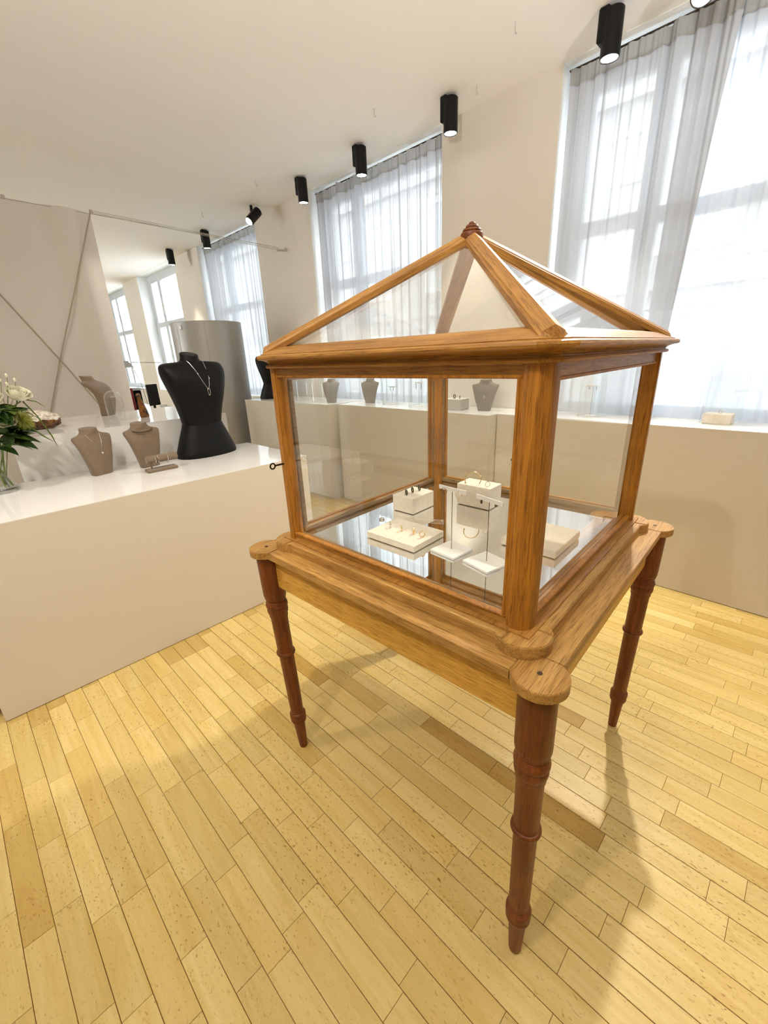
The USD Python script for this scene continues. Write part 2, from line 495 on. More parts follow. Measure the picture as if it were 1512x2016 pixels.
# ------------------------------------------------------------------ outside
solo('pavement', 'pale grey pavement in the street outside the windows', 'pavement',
     bx(XW + DEPTH + 0.05, 30, -20, 35, -1.3, -1.2), plain('pavement_stone', lin(170, 170, 168), 0.9))
fac = thing('stone_building', 'pale stone building across the street, seen through the sheer curtains', 'building')
STONE = mat('facade_stone', {'g': ('geometry', {}), 'n': ('noise_texture', {'scale': 3.0, 'detail': 5.0}),
                             'r': ('rgb_ramp', {'ramp': [(0.3, lin(140, 142, 146)), (0.7, lin(176, 176, 174))]}),
                             'p': ('principled_bsdf', {'roughness': 0.9})},
            [('g.position', 'n.vector'), ('n.fac', 'r.fac'), ('r.color', 'p.base_color')])
part('facade', bx(11.0, 13.0, -14, 34, -1.2, 11.0), STONE, fac, smooth=False)
DARKGL = plain('far_window_glass', lin(168, 178, 188), 0.25)
rr = random.Random(4)
for zc in (-0.2, 3.2, 6.4):
    part('ledge', bx(10.82, 11.0, -14, 34, zc + 2.75, zc + 2.95), STONE, fac, smooth=False)
    for yc in np.arange(-12, 32, 2.9):
        wn = part('window_surround', cat([bx(10.93, 11.0, yc - .75, yc + .75, zc, zc + .14), bx(10.93, 11.0, yc - .75, yc + .75, zc + 2.2, zc + 2.36),
                                          bx(10.93, 11.0, yc - .75, yc - .6, zc + .14, zc + 2.2), bx(10.93, 11.0, yc + .6, yc + .75, zc + .14, zc + 2.2)]), FRAMEW, fac, smooth=False)
        part('pane', bx(10.96, 11.0, yc - .6, yc + .6, zc + .14, zc + 2.2), DARKGL, wn, smooth=False)
for k in range(30):
    z = -1.0 + k * 0.4
    part('stone_course', bx(10.97, 11.0, -14, 34, z, z + 0.36), STONE, fac, smooth=False) if k % 2 == 0 else None


# ------------------------------------------------------------------ curtains
def curtain(name, label, y0, y1, seed, ztop=3.165, zbot=0.35, slant=0.0, xc=XW + 0.075, nz=26, amp=0.026):
    r = random.Random(seed)
    n = int((y1 - y0) / 0.004)
    ys = np.linspace(0, 1, n)
    comps = [(r.uniform(.7, 1.2) * a, 2 * PI / l, r.uniform(0, 6.28), r.uniform(-.8, .8)) for l, a in
             ((.31, .45), (.19, .5), (.117, .55), (.083, .42), (.057, .28), (.041, .2), (.031, .15), (.023, .09))]
    env = [(r.uniform(.4, .9), r.uniform(0, 6.28)) for _ in range(3)]

    def off(y, z):
        t = (ztop - z) / (ztop - zbot)
        o = 0
        for i, (a, w, ph, dr) in enumerate(comps):
            fade = (1.0 if i < 3 else max(0.15, 1 - 1.5 * t)) * (0.55 + 0.6 * t if i < 2 else 1)
            o = o + a * fade * np.sin(w * y + ph + dr * t * 1.5 + .9 * np.sin(3.1 * y + env[0][1]))
        mod = 0.55 + 0.45 * np.sin(env[0][0] * 6 * y + env[1][1])
        return amp * o * (0.5 + 0.6 * mod)
    c = thing(name, label, 'curtain')

    def sheet(za, zb, rows, dx=0.0, wave=0.0):
        zs = np.linspace(za, zb, rows)
        v = []
        for j, z in enumerate(zs):
            t = (ztop - z) / (ztop - zbot)
            yy = y0 + slant * t + (y1 - y0 - slant * t) * ys
            zz = np.full(n, z)
            if wave and j == rows - 1:
                zz = z + wave * np.sin(yy * 47 + 2 * np.sin(yy * 13))
            v.append(np.stack([xc + dx + off(yy, z), yy, zz], 1))
        v = np.concatenate(v)
        f = []
        for j in range(rows - 1):
            a = np.arange(n - 1) + j * n
            f.append(np.stack([a, a + 1, a + n + 1], 1)); f.append(np.stack([a, a + n + 1, a + n], 1))
        return trimesh.Trimesh(v, np.concatenate(f), process=False)
    part('sheer_cloth', sheet(ztop - 0.075, zbot, nz), SHEER, c, smooth=True)
    part('heading', sheet(ztop, ztop - 0.085, 4, -0.006, 0.006), HEADER, c, smooth=True, label='denser gathered heading along the top')
    part('rod', tube([(xc, y0 - .02, ztop + .006), (xc, y1 + .02, ztop + .006)], 0.006), DARKMETAL, c)
    return c


curtain('sheer_curtain', 'white sheer curtain panel at the right edge, overlapped by the slanting one', -0.22, 0.93, 3, xc=XW + 0.135)
curtain('sheer_curtain', 'white sheer curtain panel with a slanting edge, beside the wide wall pier', 0.70, 1.575, 5, slant=0.16, xc=XW + 0.065)
curtain('sheer_curtain', 'white sheer curtain in the middle window, behind the roof of the glass case', 2.62, 4.33, 8)
curtain('sheer_curtain', 'white sheer curtain in the window behind the grey metal cylinder', 5.58, 7.26, 13)
curtain('sheer_curtain', 'white sheer curtain in the window behind the camera', -3.06, -1.24, 21)


# ------------------------------------------------------------------ spotlights
def lamp_light(parent, name, loc, direction, power, cone=38.0, soft=0.5, radius=0.035, color=WARM):
    l = UsdLux.SphereLight.Define(stage, str(parent.GetPath()) + '/' + name)
    l.CreateRadiusAttr(radius)
    l.CreateIntensityAttr(power * LAMP)
    l.CreateColorAttr(Gf.Vec3f(*color))
    l.CreateNormalizeAttr(True)
    sh = UsdLux.ShapingAPI.Apply(l.GetPrim())
    sh.CreateShapingConeAngleAttr(cone)
    sh.CreateShapingConeSoftnessAttr(soft)
    d = np.array(direction, float); d /= np.linalg.norm(d)
    zax = -d
    ref = np.array([0, 1.0, 0]) if abs(zax[1]) < .9 else np.array([1.0, 0, 0])
    xax = np.cross(ref, zax); xax /= np.linalg.norm(xax)
    yax = np.cross(zax, xax)
    mm = Gf.Matrix4d(1.0)
    for row, vec in enumerate((xax, yax, zax)):
        for c in range(3):
            mm[row, c] = float(vec[c])
    mm.SetTranslateOnly(Gf.Vec3d(*map(float, loc)))
    UsdGeom.Xformable(l).AddTransformOp().Set(mm)


def align(mesh, d, loc):
    """Turns a mesh made along -z so that -z points along d, then moves it."""
    d = np.array(d, float); d /= np.linalg.norm(d)
    t = mesh.copy()
    t.apply_transform(trimesh.geometry.align_vectors([0, 0, -1], d))
    t.apply_translation(loc)
    return t


NLAMP = [0]


def spotlight(x, y, label, power, d=(0, 0, -1), cone=25.0, group=None, drop=0.0):
    s = thing('ceiling_spotlight', label, 'spotlight', (x, y, H), 0, group)
    tilted = abs(d[0]) + abs(d[1]) > 0.05
    cy = lathe([(0.0, -.018), (.044, -.018), (.05, -.024), (.05, -.216), (.0485, -.222), (.0455, -.222), (.044, -.2165), (.0, -.2165)], 36)
    ln = lathe([(0.0, -.2195), (.0435, -.2185)], 32)
    ln.faces = ln.faces[:, ::-1]
    if not tilted:
        part('housing', bx(-.042, .042, .012, .068, -.15, -0.001, .008), BLACK, s)
        part('barrel', cy, BLACK, s)
        part('lens', ln, LENS, s, smooth=False)
        lamp_light(s, 'light', (0, 0, -.235), d, power, cone)
    else:
        part('bracket', bx(-.012, .012, .02, .05, -.12, -0.001, .004), BLACK, s)
        c0 = (0, 0, -.115)
        cy2, ln2 = cy.copy(), ln.copy()
        cy2.apply_translation((0, 0, .115)); ln2.apply_translation((0, 0, .115))
        part('barrel', align(cy2, d, c0), BLACK, s)
        part('lens', align(ln2, d, c0), LENS, s, smooth=False)
        dd = np.array(d, float) / np.linalg.norm(d)
        lamp_light(s, 'light', tuple(np.array(c0) + dd * .125), d, power, cone)
    return s


spotlight(3.02, 0.80, 'black spotlight cut off by the top edge, its bright lens turned into the room', 52, (-.62, -.15, -.75), 52)
spotlight(3.06, 1.22, 'largest whole black spotlight, at the top right in front of the nearest curtain', 16)
spotlight(3.06, 2.29, 'black ceiling spotlight at the right end of the middle window', 16)
spotlight(3.06, 3.24, 'black ceiling spotlight in front of the middle of the middle curtain', 16)
spotlight(3.06, 4.11, 'black ceiling spotlight at the left end of the middle window', 16)
spotlight(3.08, 5.12, 'black ceiling spotlight tilted on its bracket, lens turned to the left', 24, (-.72, -.1, -.62))
spotlight(3.06, 6.38, 'black ceiling spotlight crossed by the tensioned wires', 16)
spotlight(3.06, 7.68, 'smallest black ceiling spotlight, farthest along the window wall', 16)
for (x, y, p, d, c) in ((-0.8, .5, 14, (.55, .1, -.8), 60), (-0.8, 2.0, 17, (.6, .35, -.75), 50)):
    spotlight(x, y, 'black spotlight of the inner ceiling row, outside the picture, %s' % ('level with the camera' if y < 1 else 'farther along the left plinth'), p, d, c, 'spotlights of the inner row')

for (x, y, p_, d_, lb) in ((-.9, .0, 48, (.34, .45, 1.0), 'added black floor uplighter left of the camera, unseen, brightens the ceiling'),
                          (1.3, -.9, 27, (.10, .35, 1.0), 'added black floor uplighter right of the camera, unseen, brightens the ceiling')):
    up = thing('floor_lamp', lb, 'added floor lamp', (x, y, 0))  # unseen lamps, invented to throw more light on the ceiling
    part('base', lathe([(0, .001), (.14, .001), (.14, .02), (0, .025)], 32), BLACK, up)
    part('pole', tube([(0, 0, .02), (0, 0, 1.78)], .012), BLACK, up)
    part('bowl', lathe([(0, 1.76), (.05, 1.77), (.13, 1.83), (.16, 1.90), (.155, 1.90), (.12, 1.835), (.05, 1.785), (0, 1.775)], 36), BLACK, up)
    lamp_light(up, 'light', (0, 0, 1.90), d_, p_, 74.0, 0.7, .06, (1.0, .98, .955))

hook = tube([(0, 0, 0), (0, 0, -.03), (.002, 0, -.042), (.008, 0, -.05), (.014, 0, -.047), (.016, 0, -.04)], 0.0022, 6)
HOOK = plain('hook_metal', lin(190, 182, 170), 0.4)
for (x, y, lb) in ((2.766, 1.637, 'small white hook in the ceiling nearest the top edge of the picture'),
                   (2.766, 2.764, 'small white hook alone in the middle of the ceiling, well away from the lamps'),
                   (3.102, 2.109, 'small white hook in the ceiling above the pier between the nearest windows'),
                   (3.038, 2.366, 'small white hook in the ceiling touching the spotlight of the middle window'),
                   (2.760, 4.47, 'small white hook in the ceiling beside the tilted spotlight'),
                   (2.744, 5.72, 'small white hook in the ceiling above the tensioned wires')):
    solo('ceiling_hook', lb, 'hook', moved(hook, (x, y, H)), HOOK, group='small hooks in the ceiling')


# ------------------------------------------------------------------ white plinths
def plinth(label, corners, h, front=PLINTH):
    """corners: four ground points, counter-clockwise."""
    p = thing('display_plinth', label, 'plinth')
    poly = Polygon(corners)
    part('plinth_body', prism(poly, 0.004, h - 0.004), front, p, smooth=False)
    part('plinth_top', prism(poly.buffer(0.0005, join_style=2), h - 0.004, h), PTOP, p, smooth=False, label='glossy white top')
    return p


ZL, ZB, ZP = 0.9085, 1.1516, 1.044
plinth('long low white plinth at the left, in front of the black torso', [(-.215, 2.3036), (1.555, 2.3036), (1.555, 3.088), (-.215, 3.088)], ZL)
plinth('tallest white plinth at the left, backed by the hanging cloth', [(.175, 3.09), (1.42, 3.09), (1.42, 4.10), (.175, 4.10)], ZB, front=PTOP)
plinth('white plinth under the window beside the grey metal cylinder', [(2.787, 3.643), (3.325, 3.60), (3.325, 5.20), (2.69, 5.236)], ZP)
plinth('white plinth under the middle window, seen through the glass case', [(2.865, 1.749), (3.325, 1.749), (3.325, 3.595), (2.875, 3.58)], ZP)
plinth('white plinth under the nearest window, running out of the right edge', [(2.979, -1.6), (3.325, -1.6), (3.325, 1.745), (2.979, 1.745)], ZP)
wp = thing('white_pedestal', 'white pedestal with a recessed foot, cut off by the left edge', 'pedestal')
part('pedestal_body', bx(-.9, -.235, 2.36, 3.0, .07, .8), PTOP, wp, smooth=False)
part('foot', bx(-.88, -.24, 2.39, 2.98, 0.001, .07), PLINTH, wp, smooth=False)

# ------------------------------------------------------------------ the glazed display table
VX, VY, VA = 1.11778, 0.76104, 0.042876
V = thing('display_table', 'oak table display case with glass sides and a pyramid glass roof on turned legs', 'display case', (VX, VY, 0), VA)
A = 0.4755
ZT, ZS = 0.911, 0.940
legp = [(0.0, 0.001), (.0150, 0.001), (.0163, .008), (.0222, .126), (.0228, .134), (.0275, .136), (.0302, .143), (.0306, .152), (.0288, .157), (.0288, .159), (.0312, .162), (.0312, .177), (.0285, .182), (.0243, .185), (.0243, .192), (.0250, .215), (.0272, .469), (.0315, .470), (.0340, .473), (.0347, .477), (.0340, .481), (.0315, .484), (.0286, .485), (.0300, .632),
        (.0326, .638), (.0326, .650), (.0352, .654), (.0368, .664), (.0364, .672), (.0345, .676), (.0382, .682), (.0386, .690), (.0350, .700), (.0318, .705),
        (.0322, .709), (.0365, .714), (.0360, .719), (.0385, .724), (.0390, .735), (.0390, .889)]
leg = lathe(legp, 40)
feet = {(-1, -1): (-.4681, -.4860), (-1, 1): (-.4486, .4593), (1, -1): (.4700, -.4636), (1, 1): (.458, .460)}
for s, ft in feet.items():
    part('leg', sheared(leg, (ft[0], ft[1], 0.0), (s[0] * A, s[1] * A, .889)), OAKLEG, V)
for s in (-1, 1):
    part('apron', bx(s * .452, s * .474, -.445, .445, .768, .889, .0015), OAKAY, V)
    part('apron', bx(-.445, .445, s * .452, s * .474, .768, .889, .0015), OAKAX, V)


def lobed(half, cut, lc, r, inner):
    sq = sbox(-half, -half, half, half)
    for sx in (-1, 1):
        for sy in (-1, 1):
            sq = sq.difference(sbox(*sorted((sx * cut, sx * 2)), *sorted((sy * cut, sy * 2))) if False else
                               sbox(min(sx * cut, sx * 2), min(sy * cut, sy * 2), max(sx * cut, sx * 2), max(sy * cut, sy * 2)))
    add = [Point(sx * lc, sy * lc).buffer(r, 24) for sx in (-1, 1) for sy in (-1, 1)]
    return unary_union([sq, sbox(-inner, -inner, inner, inner)] + add)


top = lobed(.504, .425, .475, .0565, .470)
for s in (-1, 1):       # the top is framed of four boards and four round corner ears
    for ax in (0, 1):
        cut = sbox(s * .36, -.424, s * .6, .424) if s > 0 else sbox(-.6, -.424, -.36, .424)
        if ax:
            cut = sbox(-.424, .36, .424, .6) if s > 0 else sbox(-.424, -.6, .424, -.36)
        part('top_board', bprism(top.intersection(cut),   .889, ZT, .002), OAKTX if ax else OAKTY, V, smooth=False)
for sx in (-1, 1):
    for sy in (-1, 1):
        q = sbox(min(sx * .4245, sx * .7), min(sy * .4245, sy * .7), max(sx * .4245, sx * .7), max(sy * .4245, sy * .7))
        ear = part('corner_ear', bprism(top.intersection(q), .8892, ZT + .0004, .002), OAKTX, V, smooth=False)
        part('peg', lathe([(.0055, ZT - .002), (.0055, ZT + .0012), (0, ZT + .0012)], 12, (sx * .475, sy * .475, 0)), DARKOAK, ear)
stp = lobed(.4505, .385, .405, .062, .395)
for s in (-1, 1):
    for ax in (0, 1):
        cut = sbox(s * .34, -.384, s * .6, .384) if s > 0 else sbox(-.6, -.384, -.34, .384)
        if ax:
            cut = sbox(-.384, .34, .384, .6) if s > 0 else sbox(-.384, -.6, .384, -.34)
        part('step_board', bprism(stp.intersection(cut), ZT, ZS, .003), OAKTX if ax else OAKTY, V, smooth=False)
for sx in (-1, 1):
    for sy in (-1, 1):
        q = sbox(min(sx * .3845, sx * .7), min(sy * .3845, sy * .7), max(sx * .3845, sx * .7), max(sy * .3845, sy * .7))
        part('step_ear', bprism(stp.intersection(q), ZT, ZS + .0004, .003), OAKTX, V, smooth=False)
part('case_bottom', bx(-.43, .43, -.43, .43, .885, .944), OAKX, V, smooth=False)
part('mirror', bx(-.372, .372, -.372, .372, .944, .953), MIRROR, V, smooth=False, label='mirror lining the floor of the case')


def post(sx, sy, c, r, inn):
    g = unary_union([Point(sx * c, sy * c).buffer(r, 16), sbox(min(sx * inn, sx * c), min(sy * inn, sy * (c + r)), max(sx * inn, sx * c), max(sy * inn, sy * (c + r))),
                     sbox(min(sx * inn, sx * (c + r)), min(sy * inn, sy * c), max(sx * inn, sx * (c + r)), max(sy * inn, sy * c))])
    return prism(g, ZS, 1.482)


for sx in (-1, 1):
    for sy in (-1, 1):
        if sx * sy == -1:
            part('corner_post', post(sx, sy, .398, .022, .385), OAKZ, V)
        else:
            part('corner_post', post(sx, sy, .388, .032, .378), OAKZ, V)


def frame_side(name, rot, a0, a1, z0, z1, o, sl, sr, tr, br, th=.022, mx=OAKY, door=False):
    """A glazed frame in the plane x = -o, from y = a0 to a1, turned by rot about z."""
    def T(mesh):
        return moved(mesh, rz=rot)

    def member(poly):
        # poly in (y, z); extruded along x
        t = prism(Polygon(poly), 0, th)
        v = t.vertices.copy()
        t.vertices = np.stack([-o + v[:, 2], v[:, 0], v[:, 1]], 1)
        return T(t)
    mh = OAKY if rot in (0, PI) else OAKX
    fr = part(name, member([(a0, z0), (a0 + sl, z0 + br), (a0 + sl, z1 - tr), (a0, z1)]), OAKZ, V, smooth=False)
    part('stile', member([(a1, z1), (a1 - sr, z1 - tr), (a1 - sr, z0 + br), (a1, z0)]), OAKZ, fr, smooth=False)
    part('top_rail', member([(a0 + .0004, z1), (a0 + sl, z1 - tr + .0004), (a1 - sr, z1 - tr + .0004), (a1 - .0004, z1)]), mh, fr, smooth=False)
    part('bottom_rail', member([(a0, z0), (a1, z0), (a1 - sr, z0 + br), (a0 + sl, z0 + br)]), mh, fr, smooth=False)
    b = .005
    y0, y1, c0, c1 = a0 + sl, a1 - sr, z0 + br, z1 - tr
    bead = cat([bx(-o - .002, -o + .012, y0 - b, y1 + b, c1 - b, c1 + .002, .0018), bx(-o - .002, -o + .012, y0 - b, y1 + b, c0 - .002, c0 + b, .0018),
                bx(-o - .002, -o + .012, y0 - .002, y0 + b, c0, c1, .0018), bx(-o - .002, -o + .012, y1 - b, y1 + .002, c0, c1, .0018)])
    part('bead', T(bead), OAKZ, fr, smooth=False)
    bi = cat([bx(-o + th - .002, -o + th + .008, y0 - .012, y1 + .012, c0 - .016, c0 + .002, .003), bx(-o + th - .002, -o + th + .008, y0 - .012, y0 + .002, c0, c1, .003),
              bx(-o + th - .002, -o + th + .008, y1 - .002, y1 + .012, c0, c1, .003)])
    part('inner_bead', T(bi), OAKDY if rot in (0, PI) else OAKDIN, fr, smooth=False)
    part('glass', T(sheet((-o + .013, y1 + .004, c0 - .004), (-o + .013, y0 - .004, c0 - .004), (-o + .013, y0 - .004, c1 + .004), (-o + .013, y1 + .004, c1 + .004))), PANE, fr, smooth=False)
    return fr


door = frame_side('door', 0, -.3855, .403, .9415, 1.4765, .414, .0225, .0155, .0185, .0195)
key = part('key', cat([tube([(-.413, .394, 1.198), (-.452, .394, 1.198)], .0028), moved(trimesh.creation.torus(.0085, .0024, 20, 8), (-.4600, .394, 1.198), rx=PI / 2),
                       lathe([(.007, 0), (.007, .004), (0, .004)], 14)]) if False else
           cat([tube([(-.413, .394, 1.198), (-.452, .394, 1.198)], .0028), moved(trimesh.creation.torus(.0085, .0024, major_sections=20, minor_sections=8), (-.4600, .394, 1.198), rx=PI / 2)]), KEYM, door)
part('lock_plate', bx(-.4155, -.413, .388, .400, 1.185, 1.211, .001), KEYM, door)
frame_side('side_frame', PI / 2, -.400, .378, .9405, 1.482, .410, .010, .020, .030, .0165)        # right face
frame_side('side_frame', PI, -.378, .385, .9405, 1.482, .412, .022, .022, .034, .030)             # back face
frame_side('side_frame', -PI / 2, -.385, .378, .9405, 1.482, .412, .022, .022, .034, .030)        # far face


def ring_sweep(profile, chf=lambda d: max(0.0, (d - .395) * 0.8)):
    v, f = [], []
    for d, z in profile:
        c = chf(d)
        for (x, y) in ((d, -d + c), (d, d - c), (d - c, d), (-d + c, d), (-d, d - c), (-d, -d + c), (-d + c, -d), (d - c, -d)):
            v.append((x, y, z))
    n = len(profile)
    for i in range(n):
        j = (i + 1) % n
        for k in range(8):
            k2 = (k + 1) % 8
            a, b, c, e = i * 8 + k, i * 8 + k2, j * 8 + k2, j * 8 + k
            f += [(a, b, c), (a, c, e)]
    t = trimesh.Trimesh(np.array(v), np.array(f), process=False)
    t.merge_vertices(); t.update_faces(t.nondegenerate_faces())
    return t


def oak_ring(name, prof, m=None):
    """A moulding round the case, as four mitred lengths so that the grain follows each side."""
    t = ring_sweep(prof)
    cen = t.triangles_center
    ang = (np.arctan2(cen[:, 1], cen[:, 0]) + PI / 4) // (PI / 2)
    for k in range(-2, 3):
        sel = np.where(ang == k)[0]
        if len(sel):
            s = t.submesh([sel], append=True)
            part(name, s, OAKY if k in (0, 2, -2) else OAKX, V, smooth=25)


oak_ring('cornice', [(.385, 1.4785), (.424, 1.4785), (.4320, 1.4795), (.4345, 1.4835), (.4320, 1.4875), (.4260, 1.4885), (.4255, 1.4905), (.4290, 1.4950), (.4360, 1.4985),
                     (.4450, 1.5010), (.4520, 1.5015), (.4560, 1.5035), (.4575, 1.5075), (.4560, 1.5120), (.4510, 1.5145), (.4455, 1.5150), (.385, 1.5150)])
oak_ring('roof_kerb', [(.370, 1.5145), (.4440, 1.5150), (.4440, 1.5172), (.4380, 1.5190), (.4050, 1.5330), (.3980, 1.5350), (.370, 1.5395)])
APX = np.array([0, 0, 1.802])
for sx in (-1, 1):
    for sy in (-1, 1):
        p0 = np.array([sx * .416, sy * .416, 1.5245]); p1 = APX + np.array([sx * .008, sy * .008, -.012])
        d = p1 - p0; d /= np.linalg.norm(d)
        s_ = np.cross(d, [0, 0, 1.0]); s_ /= np.linalg.norm(s_)
        nn = np.cross(s_, d)
        if nn[2] < 0: nn = -nn
        sec = [(-.0245, -.014), (-.0245, -.002), (-.0205, .001), (-.019, .004), (0, .0145), (.019, .004), (.0205, .001), (.0245, -.002), (.0245, -.014)]
        L = float(np.linalg.norm(p1 - p0))
        v = [(-.013, a * .8, min(b, .0) - .004) for a, b in sec] + [(0, a, b) for a, b in sec] + [(L, a * .92, b) for a, b in sec]
        n = len(sec)
        f = []
        for q in (0, n):
            f += [(q + k, q + (k + 1) % n, q + (k + 1) % n + n) for k in range(n)] + [(q + k, q + (k + 1) % n + n, q + k + n) for k in range(n)]
        f += [(0, k + 1, k) for k in range(1, n - 1)] + [(2 * n, 2 * n + k, 2 * n + k + 1) for k in range(1, n - 1)]
        t = trimesh.Trimesh(np.array(v, float), np.array(f), process=False)
        trimesh.repair.fix_normals(t)
        hb = part('hip_bar', t, OAKX, V, smooth=False)      # built along its own x axis so that the grain follows it
        mm = Gf.Matrix4d(1.0)
        for row, vec in enumerate((d, s_, nn) if np.linalg.det(np.array([d, s_, nn])) > 0 else (d, -s_, nn)):
            for c in range(3):
                mm[row, c] = float(vec[c])
        mm.SetTranslateOnly(Gf.Vec3d(*map(float, p0)))
        UsdGeom.Xformable(hb).AddTransformOp().Set(mm)
for k in range(4):
    a = k * PI / 2
    b0, b1, ap = np.array([-.386, -.386, 1.527]), np.array([-.386, .386, 1.527]), np.array([-.006, 0, 1.790])
    nn = np.cross(b1 - b0, ap - b0); nn /= np.linalg.norm(nn)
    t = trimesh.Trimesh(np.array([b0, b1, ap]), np.array([[0, 2, 1]]), process=False)
    part('roof_pane', moved(t, rz=a), PANE, V, smooth=False)
part('finial', lathe([(.0, 1.770), (.026, 1.772), (.0305, 1.784), (.031, 1.797), (.0285, 1.802), (.0235, 1.804), (.0250, 1.807), (.0235, 1.811), (.0165, 1.813), (.0172, 1.816), (.0155, 1.820), (.009, 1.8215), (.0092, 1.824), (.006, 1.828), (0, 1.829)], 32), OAKLEG, V)


def vl(u, w, z=0.0):
    return (VX + math.cos(VA) * u - math.sin(VA) * w, VY + math.sin(VA) * u + math.cos(VA) * w, z)


ZM = .9532


def ringm(R_, r_, flat=1.0):
    t = trimesh.creation.torus(R_, r_, major_sections=28, minor_sections=10)
    t.vertices[:, 2] *= flat
    return t


def gem_ring(label, loc, rz, metal, R_=.0085, r_=.0012, stone=False, stand=True, band=1.0, lean=0.0):
    g = thing('ring', label, 'ring', loc, rz)
    t = ringm(R_, r_, band)
    if stand:
        t = moved(t, (0, 0, R_ + r_), rx=PI / 2 + lean)
    else:
        t = moved(t, (0, 0, r_ * band))
    part('band', t, metal, g)
    if stone:
        part('setting', sphere(.0024, (0, 0, 2 * R_ + 2 * r_), 1), SILVER, g)
    return g


def block(label, u0, u1, w0, w1, z1):
    c = vl((u0 + u1) / 2, (w0 + w1) / 2, ZM)
    b = thing('display_block', label, 'display block', c, VA)
    part('block_body', bx(-(u1 - u0) / 2, (u1 - u0) / 2, -(w1 - w0) / 2, (w1 - w0) / 2, .0022, z1 - ZM, .0015), CREAM, b, smooth=False)
    part('foot_pad', bx(-(u1 - u0) / 2 + .006, (u1 - u0) / 2 - .006, -(w1 - w0) / 2 + .006, (w1 - w0) / 2 - .006, .0002, .0022), DARKOAK, b, smooth=False)


block('cream suede block in the glass case carrying three dark rings', -.034, .092, .192, .289, 1.0150)
block('low flat cream suede block in the glass case carrying four rings', -.280, -.128, -.008, .186, .9755)
block('tall cream suede block in the glass case with an open bangle on top', .165, .253, -.003, .136, 1.0364)
block('low cream suede block in the glass case, partly behind the front corner post', -.072, .116, -.340, -.176, .9784)
for k, (u, w) in enumerate(((-.012, .240), (.024, .240), (.060, .236))):
    gem_ring('%s of the three dark rings on the block in the case corner' % ('left', 'middle', 'right')[k], vl(u, w, 1.0152), VA + 1.0, DARKMETAL, .0095, .0016, band=1.6)
for k, (u, w, mt, lab, st) in enumerate(((-.209, .1465, SILVER, 'slim silver ring standing first from the left on the low ring block', False),
                                         (-.209, .097, GOLD, 'rose gold ring standing second from the left on the low ring block', True),
                                         (-.207, .0505, GOLD, 'gold ring with pale stones standing third from the left on the low ring block', True),
                                         (-.210, .0149, GOLD, 'narrow yellow gold ring seen edge-on at the right of the low ring block', False))):
    gem_ring(lab, vl(u, w, .9757), VA + (.9, .7, .5, -.55)[k], mt, .0088, .0014, st, band=1.7)
gem_ring('silver ring lying flat on the mirror floor of the case', vl(-.133, .2547, ZM), 0, SILVER, .0088, .0012, stand=False, band=2.2)
arc = [(0.030 * math.cos(a), 0, .030 * math.sin(a)) for a in np.linspace(-.6, PI + .35, 26)]
bang = thing('bangle', 'open gold bangle standing on the tall block in the glass case', 'bangle', vl(.178, .075, 1.0565), VA - .75)
part('band', tube(arc, .0017), GOLD, bang)
part('bead', sphere(.0034, arc[-1], 1), GOLD, bang)
part('bead', sphere(.003, arc[6], 1), GOLD, bang)
gem_ring('thin gold ring with a pale stone on the tall cream block', vl(.185, .018, 1.0366), VA - .6, GOLD, .0092, .0009, True)


def earring_stand(label, u, w, hb, plate, bar, rz=VA - .35):
    s = thing('earring_stand', label, 'earring stand', vl(u, w, ZM), rz)
    part('base_plate', bx(-plate, plate, -plate, plate, .0003, .0075, .001), WHITE, s, smooth=False)
    part('pole', tube([(0, 0, .0075), (0, 0, hb)], .0009, 8), DARKMETAL, s)
    part('crossbar', bx(-.0015, .0015, -bar, bar, hb - .006, hb + .006, .0005), WHITE, s, smooth=False)
    return s


earring_stand('white earring stand in the glass case, left of the pair with black poles', -.1986, -.0840, .190, .044, .049, VA - .12)
earring_stand('white earring stand in the glass case, right of the pair with black poles', -.2046, -.203, .184, .046, .047, VA - .25)
earring_stand('white earring stand in the glass case mostly hidden by the front corner post', .02, -.205, .240, .035, .057, VA - .05)


def penta(u, w, z, rz, r=.010, metal=GOLD, label='', twist=0.0):
    e = thing('earring', label, 'earring', vl(u, w, z), rz)
    pts = [(0, r * math.sin(a), r * math.cos(a)) for a in np.linspace(0, 2 * PI, 6)[:-1] + twist]
    loop = []
    for i in range(5):
        a, b = np.array(pts[i]), np.array(pts[(i + 1) % 5])
        loop += [a, a * .67 + b * .33, a * .33 + b * .67]
    part('loop', tube(loop, .0007, 6, True), metal, e)


penta(-.2025, -.058, ZM + .181, VA, .011, DARKMETAL, 'five-sided wire earring on the left end of the left earring stand')
penta(-.2025, -.108, ZM + .181, VA + .9, .011, GOLD, 'five-sided wire earring on the right end of the left earring stand')
for k, dw in enumerate((-.021, .021)):
    e = solo('earring', ('small square drop earring on the right half of the right earring stand', 'small square drop earring on the left half of the right earring stand')[k], 'earring',
             moved(bx(-.0028, .0006, -.0028, .0028, -.0065, .0035, .0006), vl(-.2075, -.203 + dw, ZM + .178), rz=VA - .25), DARKMETAL, False)
e = thing('earring', 'drop earring beside the front corner post, with a round stud and a ring', 'earring', vl(.0165, -.152, ZM + .243), VA)
part('stud', sphere(.0038, (-.002, 0, -.002), 2), DARKMETAL, e)
part('drop', moved(ringm(.005, .0009), (-.002, .001, -.017), ry=PI / 2), GOLD, e)
part_rod = tube([vl(-.078, .1895, ZM + .0042), vl(-.023, .0666, ZM + .0048)], [.0026, .0042], 12)
solo('glass_rod', 'pale tapered glass rod lying on the mirror behind the low ring block', 'rod', part_rod, glass_pane('pale_glass', (.96, .94, .86), 1.6, .05))


